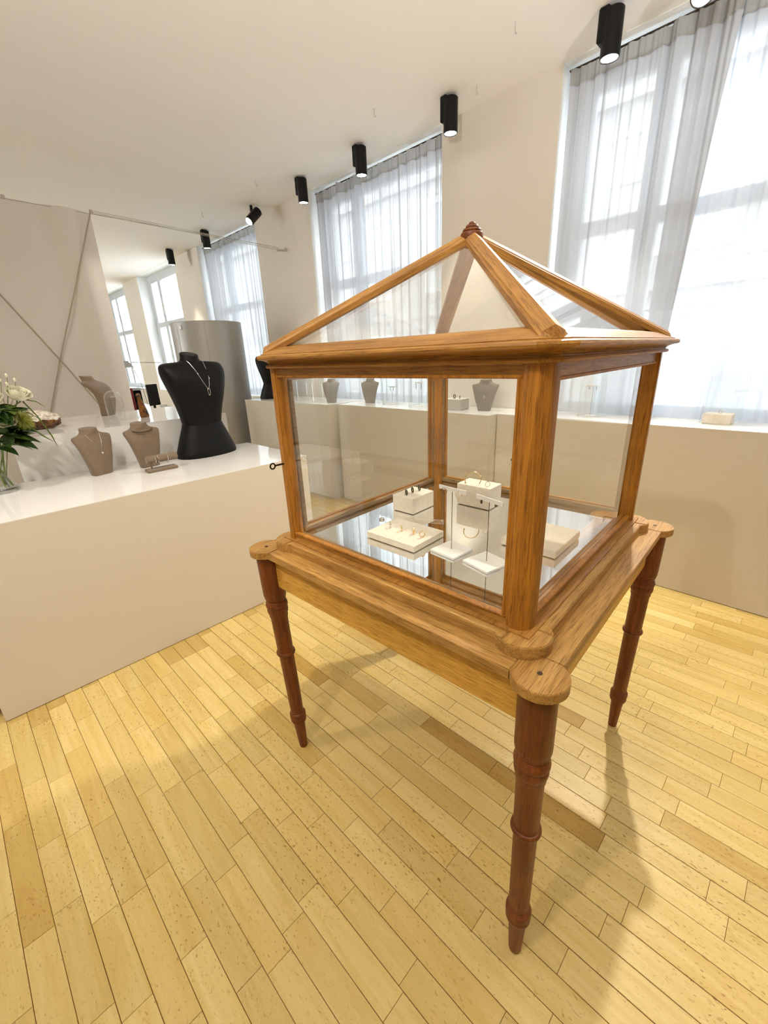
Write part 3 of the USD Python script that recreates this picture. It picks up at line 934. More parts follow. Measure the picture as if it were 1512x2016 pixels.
# ------------------------------------------------------------------ necklace busts
def bust_mesh(h=.270, lean=1.0, ws=1.0):
    k = h / .270
    S = [(0, 0, .052, .027, 4.5), (.004, 0, .0545, .029, 4.5), (.05, -.003, .0605, .029, 4.5), (.10, -.005, .068, .029, 4.2), (.15, -.002, .078, .029, 4.0), (.19, .005, .0885, .028, 3.6),
         (.210, .012, .0945, .027, 3.2), (.222, .0165, .0950, .026, 2.8), (.2285, .019, .088, .026, 2.5), (.234, .021, .072, .0275, 2.3), (.240, .0225, .0575, .030, 2.1), (.247, .024, .0490, .0325, 2.0),
         (.256, .0255, .0450, .0335, 2.0), (.268, .0275, .0440, .034, 2.0, .12), (.270, .0275, .0430, .033, 2.0, .12)]
    return loft([((0, s[1] * lean * k, s[0] * k), s[2] * k * (1 + (ws - 1) * min(1, s[0] / .10) * (1 if s[0] < .23 else .55)), s[3] * k, s[4], s[5] if len(s) > 5 else 0.0) for s in S], 64)


def bust(label, loc, rz, h=.270, lean=1.0, m=TAUPE, ws=1.12):
    b = thing('necklace_bust', label, 'necklace bust', loc, rz)
    part('bust_form', bust_mesh(h, lean, ws), m, b, smooth=50)
    return b


def front_y(x, z, h=.270):
    """Front surface of the bust (facing -y) at lateral x and height z."""
    zs = [0, .05, .10, .15, .19, .21, .222, .234, .247, .27]
    c = [0, -.003, -.005, -.002, .005, .012, .0165, .021, .024, .0275]
    hd = [.028, .029, .029, .029, .028, .027, .026, .0275, .0325, .034]
    hw = [.054, .0605, .068, .078, .0885, .0945, .095, .072, .049, .044]
    ex = [4.5, 4.5, 4.2, 4, 3.6, 3.2, 2.8, 2.3, 2, 2]
    k = h / .27
    z = z / k; x = x / k
    cc, d, w, e = (np.interp(z, zs, q) for q in (c, hd, hw, ex))
    t = max(0.0, 1 - abs(min(abs(x) / w, 1)) ** e) ** (1 / e)
    return (cc - d * t) * k


def chain_on_bust(label, loc, rz, zneck, zlow, wneck, pend, metal=SILVER, r=.0008, h=.27, cx=0.0):
    n = thing('necklace', label, 'necklace', loc, rz)
    for s in (-1, 1):
        pts = []
        for t in np.linspace(0, 1, 22):
            x = cx * t + s * wneck * (1 - t) ** .9
            z = zneck + (zlow - zneck) * t
            pts.append((x, front_y(x, z, h) - .0016, z))
        part('chain', tube(pts, r, 6), metal, n)
    part('pendant', pend((cx, front_y(cx, zlow, h) - .004, zlow - .006)), metal, n)
    return n


def tri_pend(p):
    return cat([sphere(.0042, (p[0] - .004, p[1], p[2]), 1), sphere(.0042, (p[0] + .004, p[1], p[2]), 1), sphere(.0042, (p[0], p[1], p[2] - .006), 1)])


def disc_pend(p):
    return moved(lathe([(0, -.002), (.0105, -.0015), (.0115, 0), (.0105, .0015), (0, .002)], 24), p, rx=PI / 2)


LA, LB = (.525, 2.92, ZL), (.780, 2.885, ZL)
bust('taupe suede necklace bust on the left plinth, nearest to the flowers', LA, .33)
bust('taupe suede necklace bust on the left plinth wearing a dark choker', LB, .20)
chain_on_bust('fine silver necklace with a cluster pendant on the bust nearest to the flowers', LA, .33, .238, .135, .040, tri_pend, cx=.012)
chk = thing('choker', 'dark cord choker round the neck of a taupe bust', 'choker', LB, .20)
cp = []
for a in np.linspace(0, 2 * PI, 44)[:-1]:
    x, y = .062 * math.cos(a), .045 * math.sin(a)
    cp.append((x, .014 + y - .004, .229 + .30 * (y + .008) if y < 0 else .229 + .10 * y))
part('cord', tube(cp, .0038, 10, True), plain('choker_cord', lin(70, 58, 48), .45), chk)
bust('taupe suede bust seen from the side on the tallest plinth, behind a glass dome', (.846, 3.90, ZB), .85, .295, 3.2, ws=1.2)
bust('grey-taupe bust on the plinth beside the three glass domes', (2.955, 3.775, ZP), -1.25, .25, m=GREY, ws=1.2)
bust('grey-taupe bust on the middle plinth, left of the earring domes', (3.12, 3.335, ZP), -1.25, .245, m=GREY, ws=1.2)
B3 = (3.10, 1.94, ZP)
bust('grey-taupe bust with a round silver pendant on the middle plinth', B3, -1.25, .247, m=GREY, ws=1.25)
chain_on_bust('fine silver necklace with a round disc pendant on the middle plinth bust', B3, -1.25, .218, .118, .036, disc_pend, cx=.004, h=.247)
BROWN = suede('brown_leather', lin(128, 86, 46))
bust('brown bust on the nearest window plinth, half hidden by the corner post', (3.19, .80, ZP), .15, .285, 1.0, BROWN, ws=1.0)

# ------------------------------------------------------------------ black torsos
def torso(name, label, loc, rz, k=1.0):
    t = thing(name, label, 'mannequin', loc, rz)
    low = [(0, .206, .130), (.012, .209, .132), (.03, .205, .130), (.09, .182, .119), (.15, .158, .107), (.195, .139, .098), (.212, .134, .095), (.214, .120, .085)]
    part('hip_base', loft([((0, 0, z * k), w * k, d * k, 2.2) for z, w, d in low], 56), BLACKCLOTH, t, smooth=50)
    up = [(.196, .120, .086, 2.2, 0), (.205, .128, .092, 2.3, 0), (.26, .137, .098, 2.3, -.004), (.33, .152, .105, 2.4, -.010), (.40, .172, .112, 2.5, -.014), (.46, .190, .112, 2.6, -.012),
          (.51, .203, .106, 2.8, -.006), (.545, .2075, .098, 3.0, 0), (.565, .207, .088, 3.0, .004), (.580, .2045, .078, 3.0, .008), (.592, .1975, .070, 2.8, .010), (.600, .180, .064, 2.5, .012), (.605, .130, .062, 2.2, .013),
          (.608, .085, .061, 2.0, .014), (.612, .066, .060, 2.0, .014), (.618, .060, .058, 2.0, .013), (.635, .056, .056, 2.0, .012)]
    sec = [((0, y * k, z * k), w * k, d * k, e) for z, w, d, e, y in up]
    sec += [((0, .011 * k, .652 * k), .055 * k, .055 * k, 2.0, .28), ((0, .011 * k, .655 * k), .050 * k, .050 * k, 2.0, .28)]
    part('torso_form', loft(sec, 64), BLACKCLOTH, t, smooth=55)
    return t


TM = (1.178, 2.950, ZL)
torso('mannequin_torso', 'black mannequin torso with a silver necklace on the left plinth', TM, .12)
nk = thing('necklace', 'long silver necklace with a loop pendant on the black torso', 'necklace', TM, .12)
lft = [(-.052, -.044, .612), (-.046, -.062, .598), (-.034, -.090, .560), (-.016, -.116, .500), (.002, -.127, .455), (.016, -.128, .432)]
rgt = [(.052, -.044, .612), (.050, -.060, .598), (.047, -.086, .560), (.041, -.113, .505), (.030, -.124, .462), (.016, -.128, .432)]
for p in (lft, rgt):
    part('chain', tube(p, .0016, 6), SILVER, nk)
part('bead', sphere(.005, (-.026, -.105, .532), 1), SILVER, nk)
part('bead', sphere(.0045, (.0405, -.115, .500), 1), SILVER, nk)
lp = [(.016 + .008 * math.sin(a) * (1 - .4 * math.cos(a)), -.130, .418 - .022 * math.cos(a)) for a in np.linspace(0, 2 * PI, 20)[:-1]]
part('pendant', tube(lp, .0018, 6, True), SILVER, nk)
torso('mannequin_torso', 'small black mannequin torso under the window, behind the corner of the glass case', (2.99, 5.02, ZP), -.9, .86)

# bracelet holder
BH = (.792, 2.715, ZL)
bh = thing('bracelet_holder', 'taupe suede bracelet bar on a small foot in front of the black torso', 'bracelet holder', BH, .02)
part('base', bx(-.085, .085, -.034, .034, .0005, .017, .003), TAUPE, bh, smooth=False)
part('post', tube([(-.052, 0, .017), (-.052, 0, .055)], .005), TAUPE, bh)
part('bar', moved(lathe([(0, -.088), (.020, -.088), (.0225, -.085), (.0225, .085), (.020, .088), (0, .088)], 32), (.012, 0, .072), ry=PI / 2), TAUPE, bh)
for x, r_, mt, lab in ((-.030, .0275, SILVER, 'silver bangle, left of the three on the suede bar'), (-.014, .0285, SILVER, 'twisted silver bangle, middle of the three on the suede bar'),
                       (.040, .0265, SILVER, 'thin silver cuff with a bead, right of the three on the suede bar')):
    br = thing('bracelet', lab, 'bracelet', (BH[0] + x, BH[1], BH[2] + .068), .02)
    if x == -.014:
        pts = [((.0016 * math.sin(7 * a)), (r_ + .001 * math.cos(7 * a)) * math.cos(a), r_ * math.sin(a)) for a in np.linspace(0, 2 * PI, 60)[:-1]]
        part('band', tube(pts, .0019, 6, True), mt, br)
    else:
        part('band', moved(ringm(r_, .0015), ry=PI / 2), mt, br)
    if x > 0:
        part('bead', sphere(.004, (0, -.006, r_), 1), mt, br)

# ------------------------------------------------------------------ glass domes
DOMEG = glass_pane('dome_glass', (.975, .985, .985), 1.45)


def dome(label, x, y, z, r, h, base=False):
    d = thing('glass_dome', label, 'glass dome', (x, y, z))
    pr = [(r, .001), (r, h - r)] + [(r * math.cos(a), h - r + r * math.sin(a)) for a in np.linspace(.1, PI / 2, 12)]
    part('glass_bell', lathe(pr, 44), DOMEG, d, smooth=60)
    part('rim', moved(ringm(r, .002), (0, 0, .0022)), DOMEG, d)
    return d


dome('tall glass dome at the right edge over a cream block', 3.215, .392, ZP, .098, .375)
dome('glass dome over a slim earring stand, right of the corner post', 3.18, 1.125, ZP, .082, .30)
dome('glass dome with two earrings, on the middle plinth beside the grey bust', 3.13, 3.02, ZP, .10, .30)
dome('glass dome with bar earrings, on the middle plinth beside the far corner post', 3.10, 2.645, ZP, .10, .31)
dome('empty glass dome, leftmost of three behind the case door', 2.95, 4.66, ZP, .075, .28)
dome('empty glass dome, middle one of three behind the case door', 2.955, 4.32, ZP, .075, .28)
dome('empty glass dome, rightmost of three behind the case door', 2.965, 4.03, ZP, .075, .27)
dome('glass dome on the tallest plinth in front of the side-facing bust', .802, 3.46, ZB, .055, .20)

cb = thing('display_block', 'cream block with a ring under the tall glass dome', 'display block', (3.215, .400, ZP), -.05)
part('block_body', bx(-.045, .045, -.07, .07, .0005, .058, .002), CREAM, cb, smooth=False)
gem_ring('ring with a large clear stone on the cream block under the tall dome', (3.205, .395, ZP + .0582), 1.4, SILVER, .009, .0016, True)
ab = thing('acrylic_block', 'white acrylic block with small rings on the middle plinth', 'display block', (3.075, 2.205, ZP), .1)
part('block_body', bx(-.07, .07, -.085, .085, .0005, .088, .002), plain('frosted_acrylic', lin(214, 210, 200), .12, transmission_weight=0.25, ior=1.45), ab, smooth=False)
part('block_cap', bx(-.071, .071, -.086, .086, .088, .092, .001), WHITE, ab, smooth=False)
gem_ring('dark ring with a pale stone on the white acrylic block', (3.05, 2.205, ZP + .0922), 1.2, DARKMETAL, .015, .003, True, band=1.5)
gem_ring('slim ring seen edge-on at the right end of the acrylic block', (3.05, 2.150, ZP + .0922), .2, DARKMETAL, .012, .002)
for (x, y, hh, lab, dy, ln_) in ((3.18, 1.125, .205, 'white earring stand under the dome right of the corner post', .024, .018), (3.13, 3.02, .17, 'white earring stand under the left dome of the middle plinth', .022, .034),
                                 (3.10, 2.645, .215, 'white earring stand under the right dome of the middle plinth', .030, .050)):
    s = thing('earring_stand', lab, 'earring stand', (x, y, ZP))
    part('base_plate', lathe([(0, .0005), (.035, .0005), (.035, .006), (0, .006)], 24), WHITE, s)
    part('pole', tube([(0, 0, .006), (0, 0, hh)], .0012), DARKMETAL, s)
    part('crossbar', bx(-.002, .002, -.045, .045, hh - .006, hh + .004, .0005), WHITE, s, smooth=False)
    for sgn, side in ((-1, 'right'), (1, 'left')):
        e = solo('earring', 'dark bar earring, %s arm of the stand under %s' % (side, lab.split('under ')[1]), 'earring',
                 bx(x - .007, x - .0032, y + sgn * dy - .0025, y + sgn * dy + .0025, ZP + hh - .006 - ln_, ZP + hh - .006, .0008), DARKMETAL, False)

# ------------------------------------------------------------------ back of the room
EDGE_Y = 4.915
n1, n2 = 90, 24
g = np.array([[(-1.35 + 2.69 * i / (n1 - 1)) for i in range(n1)] for j in range(n2)])
zz = np.array([[2.795 - 2.55 * j / (n2 - 1) for i in range(n1)] for j in range(n2)])
gx = g - (2.795 - zz) * .012 * (g > 0)
yy = EDGE_Y + .010 * np.sin(g * 7 + zz * .8) + .006 * np.sin(g * 17 + 1.5 + zz) * (1 + 2 * (g > .9)) + .05 * np.clip((g - 1.1) / .24, 0, 1) ** 2
v = np.stack([gx, yy, zz], -1).reshape(-1, 3)
f = []
for j in range(n2 - 1):
    for i in range(n1 - 1):
        a = j * n1 + i
        f += [(a, a + 1, a + n1 + 1), (a, a + n1 + 1, a + n1)]
cl = trimesh.Trimesh(np.concatenate([v, v + [0, .003, 0]]), np.concatenate([np.array(f)[:, ::-1], np.array(f) + len(v)]), process=False)
hc_ = thing('hanging_cloth', 'large white cloth hung from a wire as a room divider at the left', 'cloth')
part('cloth_sheet', cl, mat('white_canvas', {'g': ('geometry', {}), 'n': ('noise_texture', {'scale': 500.0}), 'b': ('bump', {'strength': .1, 'distance': .001}),
     'd': ('principled_bsdf', {'base_color': lin(232, 224, 214), 'roughness': .9}), 't': ('translucent_bsdf', {'color': lin(225, 215, 205)}), 'x': ('mix_closure', {'fac': .22})},
     [('g.position', 'n.vector'), ('n.fac', 'b.height'), ('b.normal', 'd.normal'), ('d.BSDF', 'x.closure1'), ('t.BSDF', 'x.closure2')], surface='x.closure'), hc_, smooth=True)
for x in (-.6, .05, .735, 1.335):
    part('clip', bx(x - .012, x + .012, EDGE_Y - .012, EDGE_Y + .012, 2.785, 2.812, .003), HOOK, hc_)
CORD = plain('beige_cord', lin(172, 156, 138), .8)  # the two thin tubes below stand in for soft shadow lines on the cloth
solo('cord', 'shadow line shaped as a thin tube down the white cloth from its top right', 'cord', tube([(1.322, 4.886, 2.785), (1.073, 4.886, 2.203), (.798, 4.886, 1.584), (.60, 4.886, 1.10)], .006), CORD)
solo('cord', 'shadow line shaped as a thin tube slanting across the white cloth from the left', 'cord', tube([(.18, 4.868, 2.72), (.522, 4.868, 2.088), (.834, 4.868, 1.509), (1.04, 4.868, 1.10)], .006), CORD)
WIRE = plain('steel_wire', lin(170, 162, 150), .35, .6)
for k, dz in enumerate((.030, .012, -.012, -.030)):
    solo('tension_wire', '%s of the four thin steel wires between the white cloth and the wall bracket' % ('topmost', 'second', 'third', 'lowest')[k], 'wire',
         tube([(1.34 if k else -1.4, EDGE_Y - .004 * k, 2.798 + dz * .55), (3.20 + .03 * k, EDGE_Y - .012 * k, 2.735 + dz * .7)], .0017, 6), WIRE, group='wires between the cloth and the wall')
wb = thing('wire_bracket', 'small metal bracket on the wall pier holding the steel wires', 'bracket', (XW, EDGE_Y, 2.735))
part('wall_plate', moved(lathe([(0, 0), (.022, 0), (.022, .012), (.016, .018), (0, .018)], 20), (0, -.01, 0), ry=-PI / 2), HOOK, wb)
part('arm', tube([(-.012, -.01, 0), (-.05, -.012, -.01), (-.11, -.02, -.02), (-.135, -.03, -.026)], [.011, .010, .008, .009]), HOOK, wb)

CR = .43
CX_, CY_ = 2.62, 5.84
cyl = thing('metal_cylinder', 'tall grey brushed metal cylinder standing by the window', 'cylinder', (CX_, CY_, 0))
BRUSH = mat('brushed_metal', {'tc': ('texture_coordinate', {}), 'm': ('mapping', {'scale': (500.0, 500.0, 2.0)}), 'n': ('noise_texture', {'scale': 1.0, 'detail': 2.0}),
                              'r': ('rgb_ramp', {'ramp': [(.3, (.41, .395, .365)), (.7, (.45, .435, .40))]}),
                              'p': ('principled_bsdf', {'metallic': .55, 'roughness': .5})},
            [('tc.object', 'm.vector'), ('m.vector', 'n.vector'), ('n.fac', 'r.fac'), ('r.color', 'p.base_color')])
part('shell', lathe([(CR - .01, .002), (CR, .004), (CR, 1.985), (CR - .006, 1.99), (0, 1.99)], 72), BRUSH, cyl)
for a in (-2.05, -2.9):
    part('seam', bx(-.003, .003, -.003, .003, .01, 1.98) if False else tube([(CR * math.cos(a), CR * math.sin(a), .01), (CR * math.cos(a), CR * math.sin(a), 1.985)], .003, 6), plain('seam_steel%d' % int(-a * 10), (.35, .34, .33), .4, .8), cyl)
part('latch', moved(bx(-.006, .006, -.014, .014, -.02, .02, .003), ((CR + .004) * math.cos(-2.75), (CR + .004) * math.sin(-2.75), 1.92), rz=-2.75), WHITE, cyl)

dk = thing('office_desk', 'white office desk at the back of the room, cluttered with papers', 'desk', (0, 0, 0))
ZD = .95
part('desk_top', bx(1.40, 2.12, 5.45, 7.4, ZD - .03, ZD, .002), PTOP, dk, smooth=False)
for x in (1.43, 2.09):
    for y in (5.5, 7.35):
        part('leg', bx(x - .02, x + .02, y - .02, y + .02, .001, ZD - .03), FRAMEW, dk, smooth=False)
mon = thing('computer_monitor', 'black computer monitor on the desk at the back', 'monitor', (1.86, 6.05, ZD), .45)
part('screen', bx(-.085, .085, -.010, .010, .07, .33, .004), plain('screen_black', (.012, .012, .014), .25), mon, smooth=False)
part('stand', cat([bx(-.015, .015, .008, .02, .005, .16), lathe([(0, .001), (.06, .001), (.06, .01), (0, .01)], 24)]), BLACK, mon)
rb = solo('red_binder', 'dark red binder standing on the desk at the back', 'binder', bx(1.60, 1.68, 6.2, 6.42, ZD + .001, ZD + .29, .004), plain('red_board', lin(140, 28, 38), .5), False)
pb = solo('black_printer', 'black printer box on the desk beside the red binder', 'printer', bx(1.70, 1.86, 6.5, 6.8, ZD + .001, ZD + .25, .01), BLACK, False)
pp = thing('paper_stack', 'stack of loose papers on top of the black printer', 'papers', (1.72, 6.5, ZD + .252), .2)
for k in range(4):
    part('sheet', moved(bx(-.10, .12, -.09, .12, k * .008, k * .008 + .006), rz=.15 * k), WHITE if k % 2 == 0 else FRAMEW, pp, smooth=False)
dl = thing('desk_lamp', 'white desk lamp with a hinged arm, lit, at the back', 'lamp', (1.84, 6.25, ZD))
part('base', lathe([(0, .001), (.07, .001), (.07, .015), (0, .02)], 20), FRAMEW, dl)
part('arm', cat([tube([(0, 0, .015), (-.03, 0, .33)], .004), tube([(-.03, 0, .33), (-.10, .0, .60)], .004), tube([(-.10, 0, .60), (.28, .06, .585)], .004)]), FRAMEW, dl)
part('shade', lathe([(.028, .05), (.03, .045), (.075, -.03), (.072, -.03), (.026, .04)], 24, (-.15, 0, .57)), FRAMEW, dl)
part('bulb', sphere(.026, (-.15, 0, .565), 2), LENS, dl)
for (x, y, w, d, mt, nm, lab) in ((1.80, 5.62, .09, .07, WHITE, 'paper_sheet', 'loose white paper sheet at the front edge of the desk'), (2.0, 5.60, .08, .06, plain('cream_paper', lin(230, 214, 170), .8), 'paper_sheet', 'loose cream paper sheet at the front right of the desk')):
    solo(nm, lab, 'paper', moved(bx(-w, w, -d, d, 0, .003), (x, y, ZD + .001), rz=.3), mt, False)
solo('phone', 'small black handset lying on the papers of the desk', 'phone', moved(bx(-.05, .05, -.025, .025, 0, .025, .008), (1.93, 5.72, ZD + .001), rz=-.3), BLACK, False)
mg = thing('mug', 'pale mug on the desk below the monitor', 'mug', (1.86, 5.75, ZD + .001))
part('cup', lathe([(0, 0), (.035, 0), (.04, .09), (.037, .09), (.033, .006), (0, .006)], 24), PTOP, mg)
part('handle', moved(ringm(.025, .005), (.055, 0, .045), rx=PI / 2), PTOP, mg)

# amber figure and stone on the tallest plinth
AMB = mat('amber_wood', {'tc': ('texture_coordinate', {}), 'n': ('noise_texture', {'scale': 26.0, 'detail': 4.0, 'distortion': 1.5}),
                         'r': ('rgb_ramp', {'ramp': [(.38, lin(38, 22, 10)), (.62, lin(140, 88, 30))]}), 'p': ('principled_bsdf', {'roughness': .3})},
          [('tc.object', 'n.vector'), ('n.fac', 'r.fac'), ('r.color', 'p.base_color')])
solo('carved_figure', 'small leaning amber-brown carved figure at the back of the tallest plinth', 'figurine',
     moved(loft([((a * 1.1, b, c * 1.0), d * 1.35, e * 1.3, g) for (a, b, c), d, e, g in (((0, 0, .0), .022, .016, 2.2), ((0, 0, .01), .025, .018, 2.3), ((-.004, 0, .05), .022, .016, 2.2), ((-.010, 0, .10), .016, .013, 2), ((-.014, 0, .135), .010, .009, 2), ((-.016, 0, .155), .0125, .012, 2), ((-.017, 0, .168), .008, .008, 2), ((-.0175, 0, .172), .002, .002, 2))], 28),
           (.972, 3.44, ZB), rz=.4), AMB)
sp = sphere(1.0, sub=4)
sv = sp.vertices.copy()
dsp = 1 + .28 * (meshkit.fbm(sv * 2.3 + 5, 4, 3) - .5)
sv = sv * dsp[:, None] * np.array([.115, .075, .062])
low = sv[:, 2] < .008 + .02 * (meshkit.noise(sv * 40, 2) - .5)
base = trimesh.Trimesh(sv, sp.faces, process=False)
fl = low[sp.faces].sum(1) >= 2
st = thing('mineral_stone', 'large stone with a brown base and a crusty white top on the tallest plinth', 'stone', (.36, 3.46, ZB + .05), -.2)
b1 = base.submesh([np.where(fl)[0]], append=True); b1.vertices[:, 2] = np.maximum(b1.vertices[:, 2], -.0492)
b2 = base.submesh([np.where(~fl)[0]], append=True)
nb = meshkit.fbm(b2.vertices * 60, 3, 9)
b2.vertices *= (1 + .10 * (nb - .3))[:, None]
part('brown_base', b1, AMB, st, smooth=50)
part('white_crust', b2, mat('white_crust', {'tc': ('texture_coordinate', {}), 'n': ('noise_texture', {'scale': 60.0, 'detail': 5.0}), 'r': ('rgb_ramp', {'ramp': [(.3, lin(170, 150, 126)), (.6, lin(236, 228, 214))]}), 'p': ('principled_bsdf', {'roughness': .7})},
     [('tc.object', 'n.vector'), ('n.fac', 'r.fac'), ('r.color', 'p.base_color')]), st, smooth=40)

# ------------------------------------------------------------------ flowers
VB = (.075, 2.935, ZL)
vs = thing('glass_vase', 'clear glass vase of flowers at the left edge', 'vase', VB)
vp = [(0, .002), (.062, .002), (.070, .008), (.071, .016), (.062, .026), (.054, .05), (.047, .10), (.045, .14), (.050, .19), (.060, .235)]
vin = [(r - .0035, z + .003) for r, z in vp[4:]][::-1] + [(.05, .022), (0, .020)]
part('vase_glass', lathe(vp + vin, 48), DOMEG, vs, smooth=60)
part('thick_foot', lathe([(0, .004), (.0605, .004), (.0665, .010), (.066, .0155), (.055, .018), (0, .018)], 40), mat('thick_glass', {'p': ('principled_bsdf', {'base_color': (.95, .98, .96), 'roughness': 0.02, 'transmission_weight': 1.0, 'ior': 1.48})}), vs)
GREEN = lambda n, c, t=.35: mat(n, {'p': ('principled_bsdf', {'base_color': c, 'roughness': .45}), 't': ('translucent_bsdf', {'color': tuple(min(1, x * 1.6) for x in c)}), 'x': ('mix_closure', {'fac': t})},
                                [('p.BSDF', 'x.closure1'), ('t.BSDF', 'x.closure2')], surface='x.closure')
G1, G2, G3 = GREEN('leaf_dark', lin(38, 62, 20), .25), GREEN('leaf_mid', lin(92, 112, 40)), GREEN('leaf_pale', lin(178, 180, 104), .5)
STEM, BARK = GREEN('stem_green', lin(104, 124, 44), .15), plain('twig_bark', lin(74, 56, 30), .7)
PETAL = GREEN('rose_petal', lin(240, 236, 206), .35)
fr = random.Random(5)


def petal(w, h, cup, rx, rz, z0=0.0, r0=0.0):
    n_, m__ = 7, 6
    v = []
    for j in range(m__):
        t = j / (m__ - 1)
        for i in range(n_):
            s = 2 * i / (n_ - 1) - 1
            ww = w * math.sin(min(1, .25 + .75 * t) * PI * .62) * (1 - .18 * t ** 4)
            x = s * ww
            y = -cup * (1 - t) * t * 4 * .3 + cup * s * s * .5 - .25 * h * max(0, t - .75) ** 2 * 8
            v.append((x, y, t * h - abs(s) ** 3 * .12 * h * t))
    f = []
    for j in range(m__ - 1):
        for i in range(n_ - 1):
            a = j * n_ + i
            f += [(a, a + 1, a + n_ + 1), (a, a + n_ + 1, a + n_)]
    t_ = trimesh.Trimesh(np.array(v), np.array(f), process=False)
    t_.apply_transform(trimesh.transformations.rotation_matrix(rx, [1, 0, 0]))
    t_.apply_translation((0, -r0, z0))
    t_.apply_transform(trimesh.transformations.rotation_matrix(rz, [0, 0, 1]))
    return t_


def rose(label, head, aim, size, stemfoot):
    t = thing('white_rose', label, 'rose')
    d = np.array(aim, float); d /= np.linalg.norm(d)
    Tm = trimesh.geometry.align_vectors([0, 0, 1], d)
    for ring, (cnt, op, rad, sz) in enumerate(((3, .02, .10, .66), (4, .10, .20, .78), (5, .22, .30, .88), (6, .40, .36, .95), (6, .68, .38, 1.0))):
        for k in range(cnt):
            p = petal(.60 * sz * size, 1.05 * sz * size, .55 * size, op, 2 * PI * k / cnt + ring * .7 + fr.uniform(-.2, .2), -.10 * size * ring * .5, rad * size * .62)
            p.apply_transform(Tm); p.apply_translation(head)
            part('petal', p, PETAL, t, smooth=True)
    h = np.array(head)
    mid = (h + np.array(stemfoot)) / 2 + np.array([0, 0, .03])
    part('stem', tube([h, h - d * .04, mid, stemfoot], .003, 7), STEM, t)
    return t


def leafm(p, d, L, w, droop=.3, roll=0.0, n=9):
    d = np.array(d, float); d /= np.linalg.norm(d)
    s = np.cross(d, [0, 0, 1.0]); s /= np.linalg.norm(s) + 1e-9
    up = np.cross(s, d)
    s = math.cos(roll) * s + math.sin(roll) * up
    up = np.cross(s, d)
    v, f = [], []
    for i in range(n):
        t = i / (n - 1)
        c = np.array(p) + d * L * t - np.array([0, 0, 1]) * droop * L * t * t
        ww = w * math.sin(PI * min(1, .06 + .94 * t) ** .8)
        v += [c - s * ww + up * ww * .25, c, c + s * ww + up * ww * .25]
    for i in range(n - 1):
        a = i * 3
        for q in (0, 1):
            f += [(a + q, a + q + 1, a + q + 4), (a + q, a + q + 4, a + q + 3)]
    return trimesh.Trimesh(np.array(v), np.array(f), process=False)


ft0 = (VB[0], VB[1], ZL + .03)
rose('largest open white rose at the top right of the bouquet', (.250, 2.90, 1.375), (.25, -.45, .75), .060, (VB[0] - .02, VB[1] + .01, ZL + .03))
rose('white rose at the left edge, halfway up the bouquet', (.165, 2.86, 1.27), (.05, -.8, .5), .055, (VB[0] + .01, VB[1] - .02, ZL + .03))
rose('white rose cut off by the left edge at the top of the bouquet', (.160, 2.90, 1.365), (-.3, -.5, .7), .052, (VB[0] + .02, VB[1] + .01, ZL + .03))
bud = thing('bud_spray', 'thin spray of small pale buds rising above the roses', 'flower')
for (x, y, z) in ((.235, 2.90, 1.475), (.205, 2.90, 1.455), (.262, 2.91, 1.452), (.225, 2.89, 1.435)):
    part('bud', moved(loft([((0, 0, 0), .003, .003, 2), ((0, 0, .005), .0055, .0055, 2), ((0, 0, .012), .006, .006, 2), ((0, 0, .019), .002, .002, 2)], 12), (x, y, z)), PETAL, bud)
    part('stem', tube([(x, y, z), (x - .01, y, z - .05), (.19, 2.91, 1.30), (VB[0] + .02, VB[1], ZL + .12)], .0013, 6), STEM, bud)
fol = thing('foliage', 'dark green leaf cluster around the roses in the vase', 'foliage')
for k in range(84):
    a = fr.uniform(-1.6, 1.7)
    rad = fr.uniform(.02, .10)
    z = fr.uniform(1.14, 1.33)
    p = (VB[0] + .05 + rad * math.cos(a) * .9, VB[1] - .02 + rad * math.sin(a), z)
    d = (math.cos(a) + fr.uniform(-.5, .5) + .25, math.sin(a) - .4 + fr.uniform(-.5, .5), fr.uniform(-.35, .5))
    part('leaf', leafm(p, d, fr.uniform(.06, .12), fr.uniform(.018, .034), fr.uniform(.1, .5), fr.uniform(-.7, .7)), (G1, G1, G2)[k % 3], fol, smooth=True)
bigl = thing('foliage', 'large dark lobed leaves hanging under the bouquet', 'foliage')
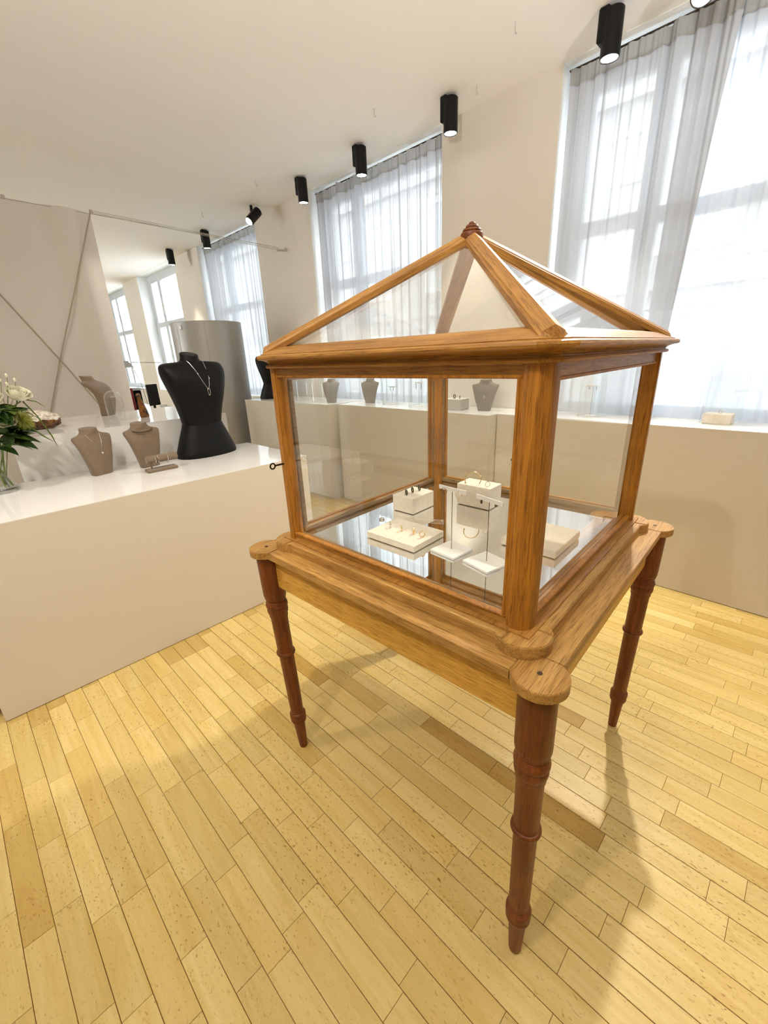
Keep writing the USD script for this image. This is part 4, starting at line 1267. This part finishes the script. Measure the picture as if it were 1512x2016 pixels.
for (p, d, L, w) in (((.10, 2.89, 1.17), (1, -.3, -.15), .15, .05), ((.08, 2.86, 1.15), (.7, -.7, -.1), .13, .05), ((.12, 2.93, 1.21), (1, .1, -.05), .14, .045), ((.05, 2.86, 1.18), (.2, -1, -.1), .12, .05)):
    part('leaf', leafm(p, d, L, w, .25, .15), G1, bigl, smooth=True)
    part('stem', tube([p, (VB[0] + .01, VB[1], ZL + .2), (VB[0] + .02, VB[1], ZL + .04)], .0025, 6), BARK, bigl)
fe = thing('fluffy_grass', 'pale feathery green plume in the middle of the bouquet', 'grass')
blades = []
for k in range(1100):
    a, b = fr.uniform(0, 2 * PI), fr.uniform(-1, 1)
    rr_ = .062 * fr.random() ** .4
    c = np.array([.232, 2.855, 1.268])
    q = c + rr_ * np.array([math.cos(a) * math.sqrt(1 - b * b), .7 * math.sin(a) * math.sqrt(1 - b * b), b])
    blades.append(tube([c + (q - c) * fr.uniform(.2, .75), q], [.0010, .0004], 3))
meta(part('plume', cat(blades), G3, fe, smooth=False), kind='stuff')
part('stem', tube([(.225, 2.865, 1.27), (.14, 2.90, 1.12), (VB[0] + .015, VB[1], ZL + .03)], .002, 6), STEM, fe)
gb = thing('grass_blades', 'long arching grass blades falling to the right of the bouquet', 'grass')
for pts, w in (([(.215, 2.90, 1.41), (.262, 2.88, 1.36), (.30, 2.86, 1.28), (.335, 2.85, 1.17), (.345, 2.85, 1.11)], .0035), ([(.20, 2.88, 1.30), (.25, 2.86, 1.24), (.30, 2.84, 1.175), (.335, 2.83, 1.14)], .004),
               ([(.21, 2.88, 1.33), (.27, 2.87, 1.365), (.315, 2.86, 1.35), (.345, 2.85, 1.32)], .0025), ([(.20, 2.90, 1.28), (.27, 2.87, 1.30), (.31, 2.86, 1.26)], .004)):
    part('blade', tube(pts, [w] * (len(pts) - 1) + [.0006], 5), G2, gb)
cs = thing('cut_stems', 'bundle of cut green stems standing in the vase', 'stems')
for k in range(16):
    a, b = fr.uniform(0, 6.28), fr.uniform(0, 6.28)
    p = [(VB[0] + .043 * math.cos(a), VB[1] + .043 * math.sin(a), ZL + .026), (VB[0] + .008 * math.cos(b), VB[1] + .008 * math.sin(b), ZL + .15), (VB[0] + .05 * math.cos(a + PI), VB[1] + .04 * math.sin(a + PI), ZL + .27)]
    part('stem', tube(p, fr.uniform(.0025, .0048), 7), STEM if k % 4 else BARK, cs)
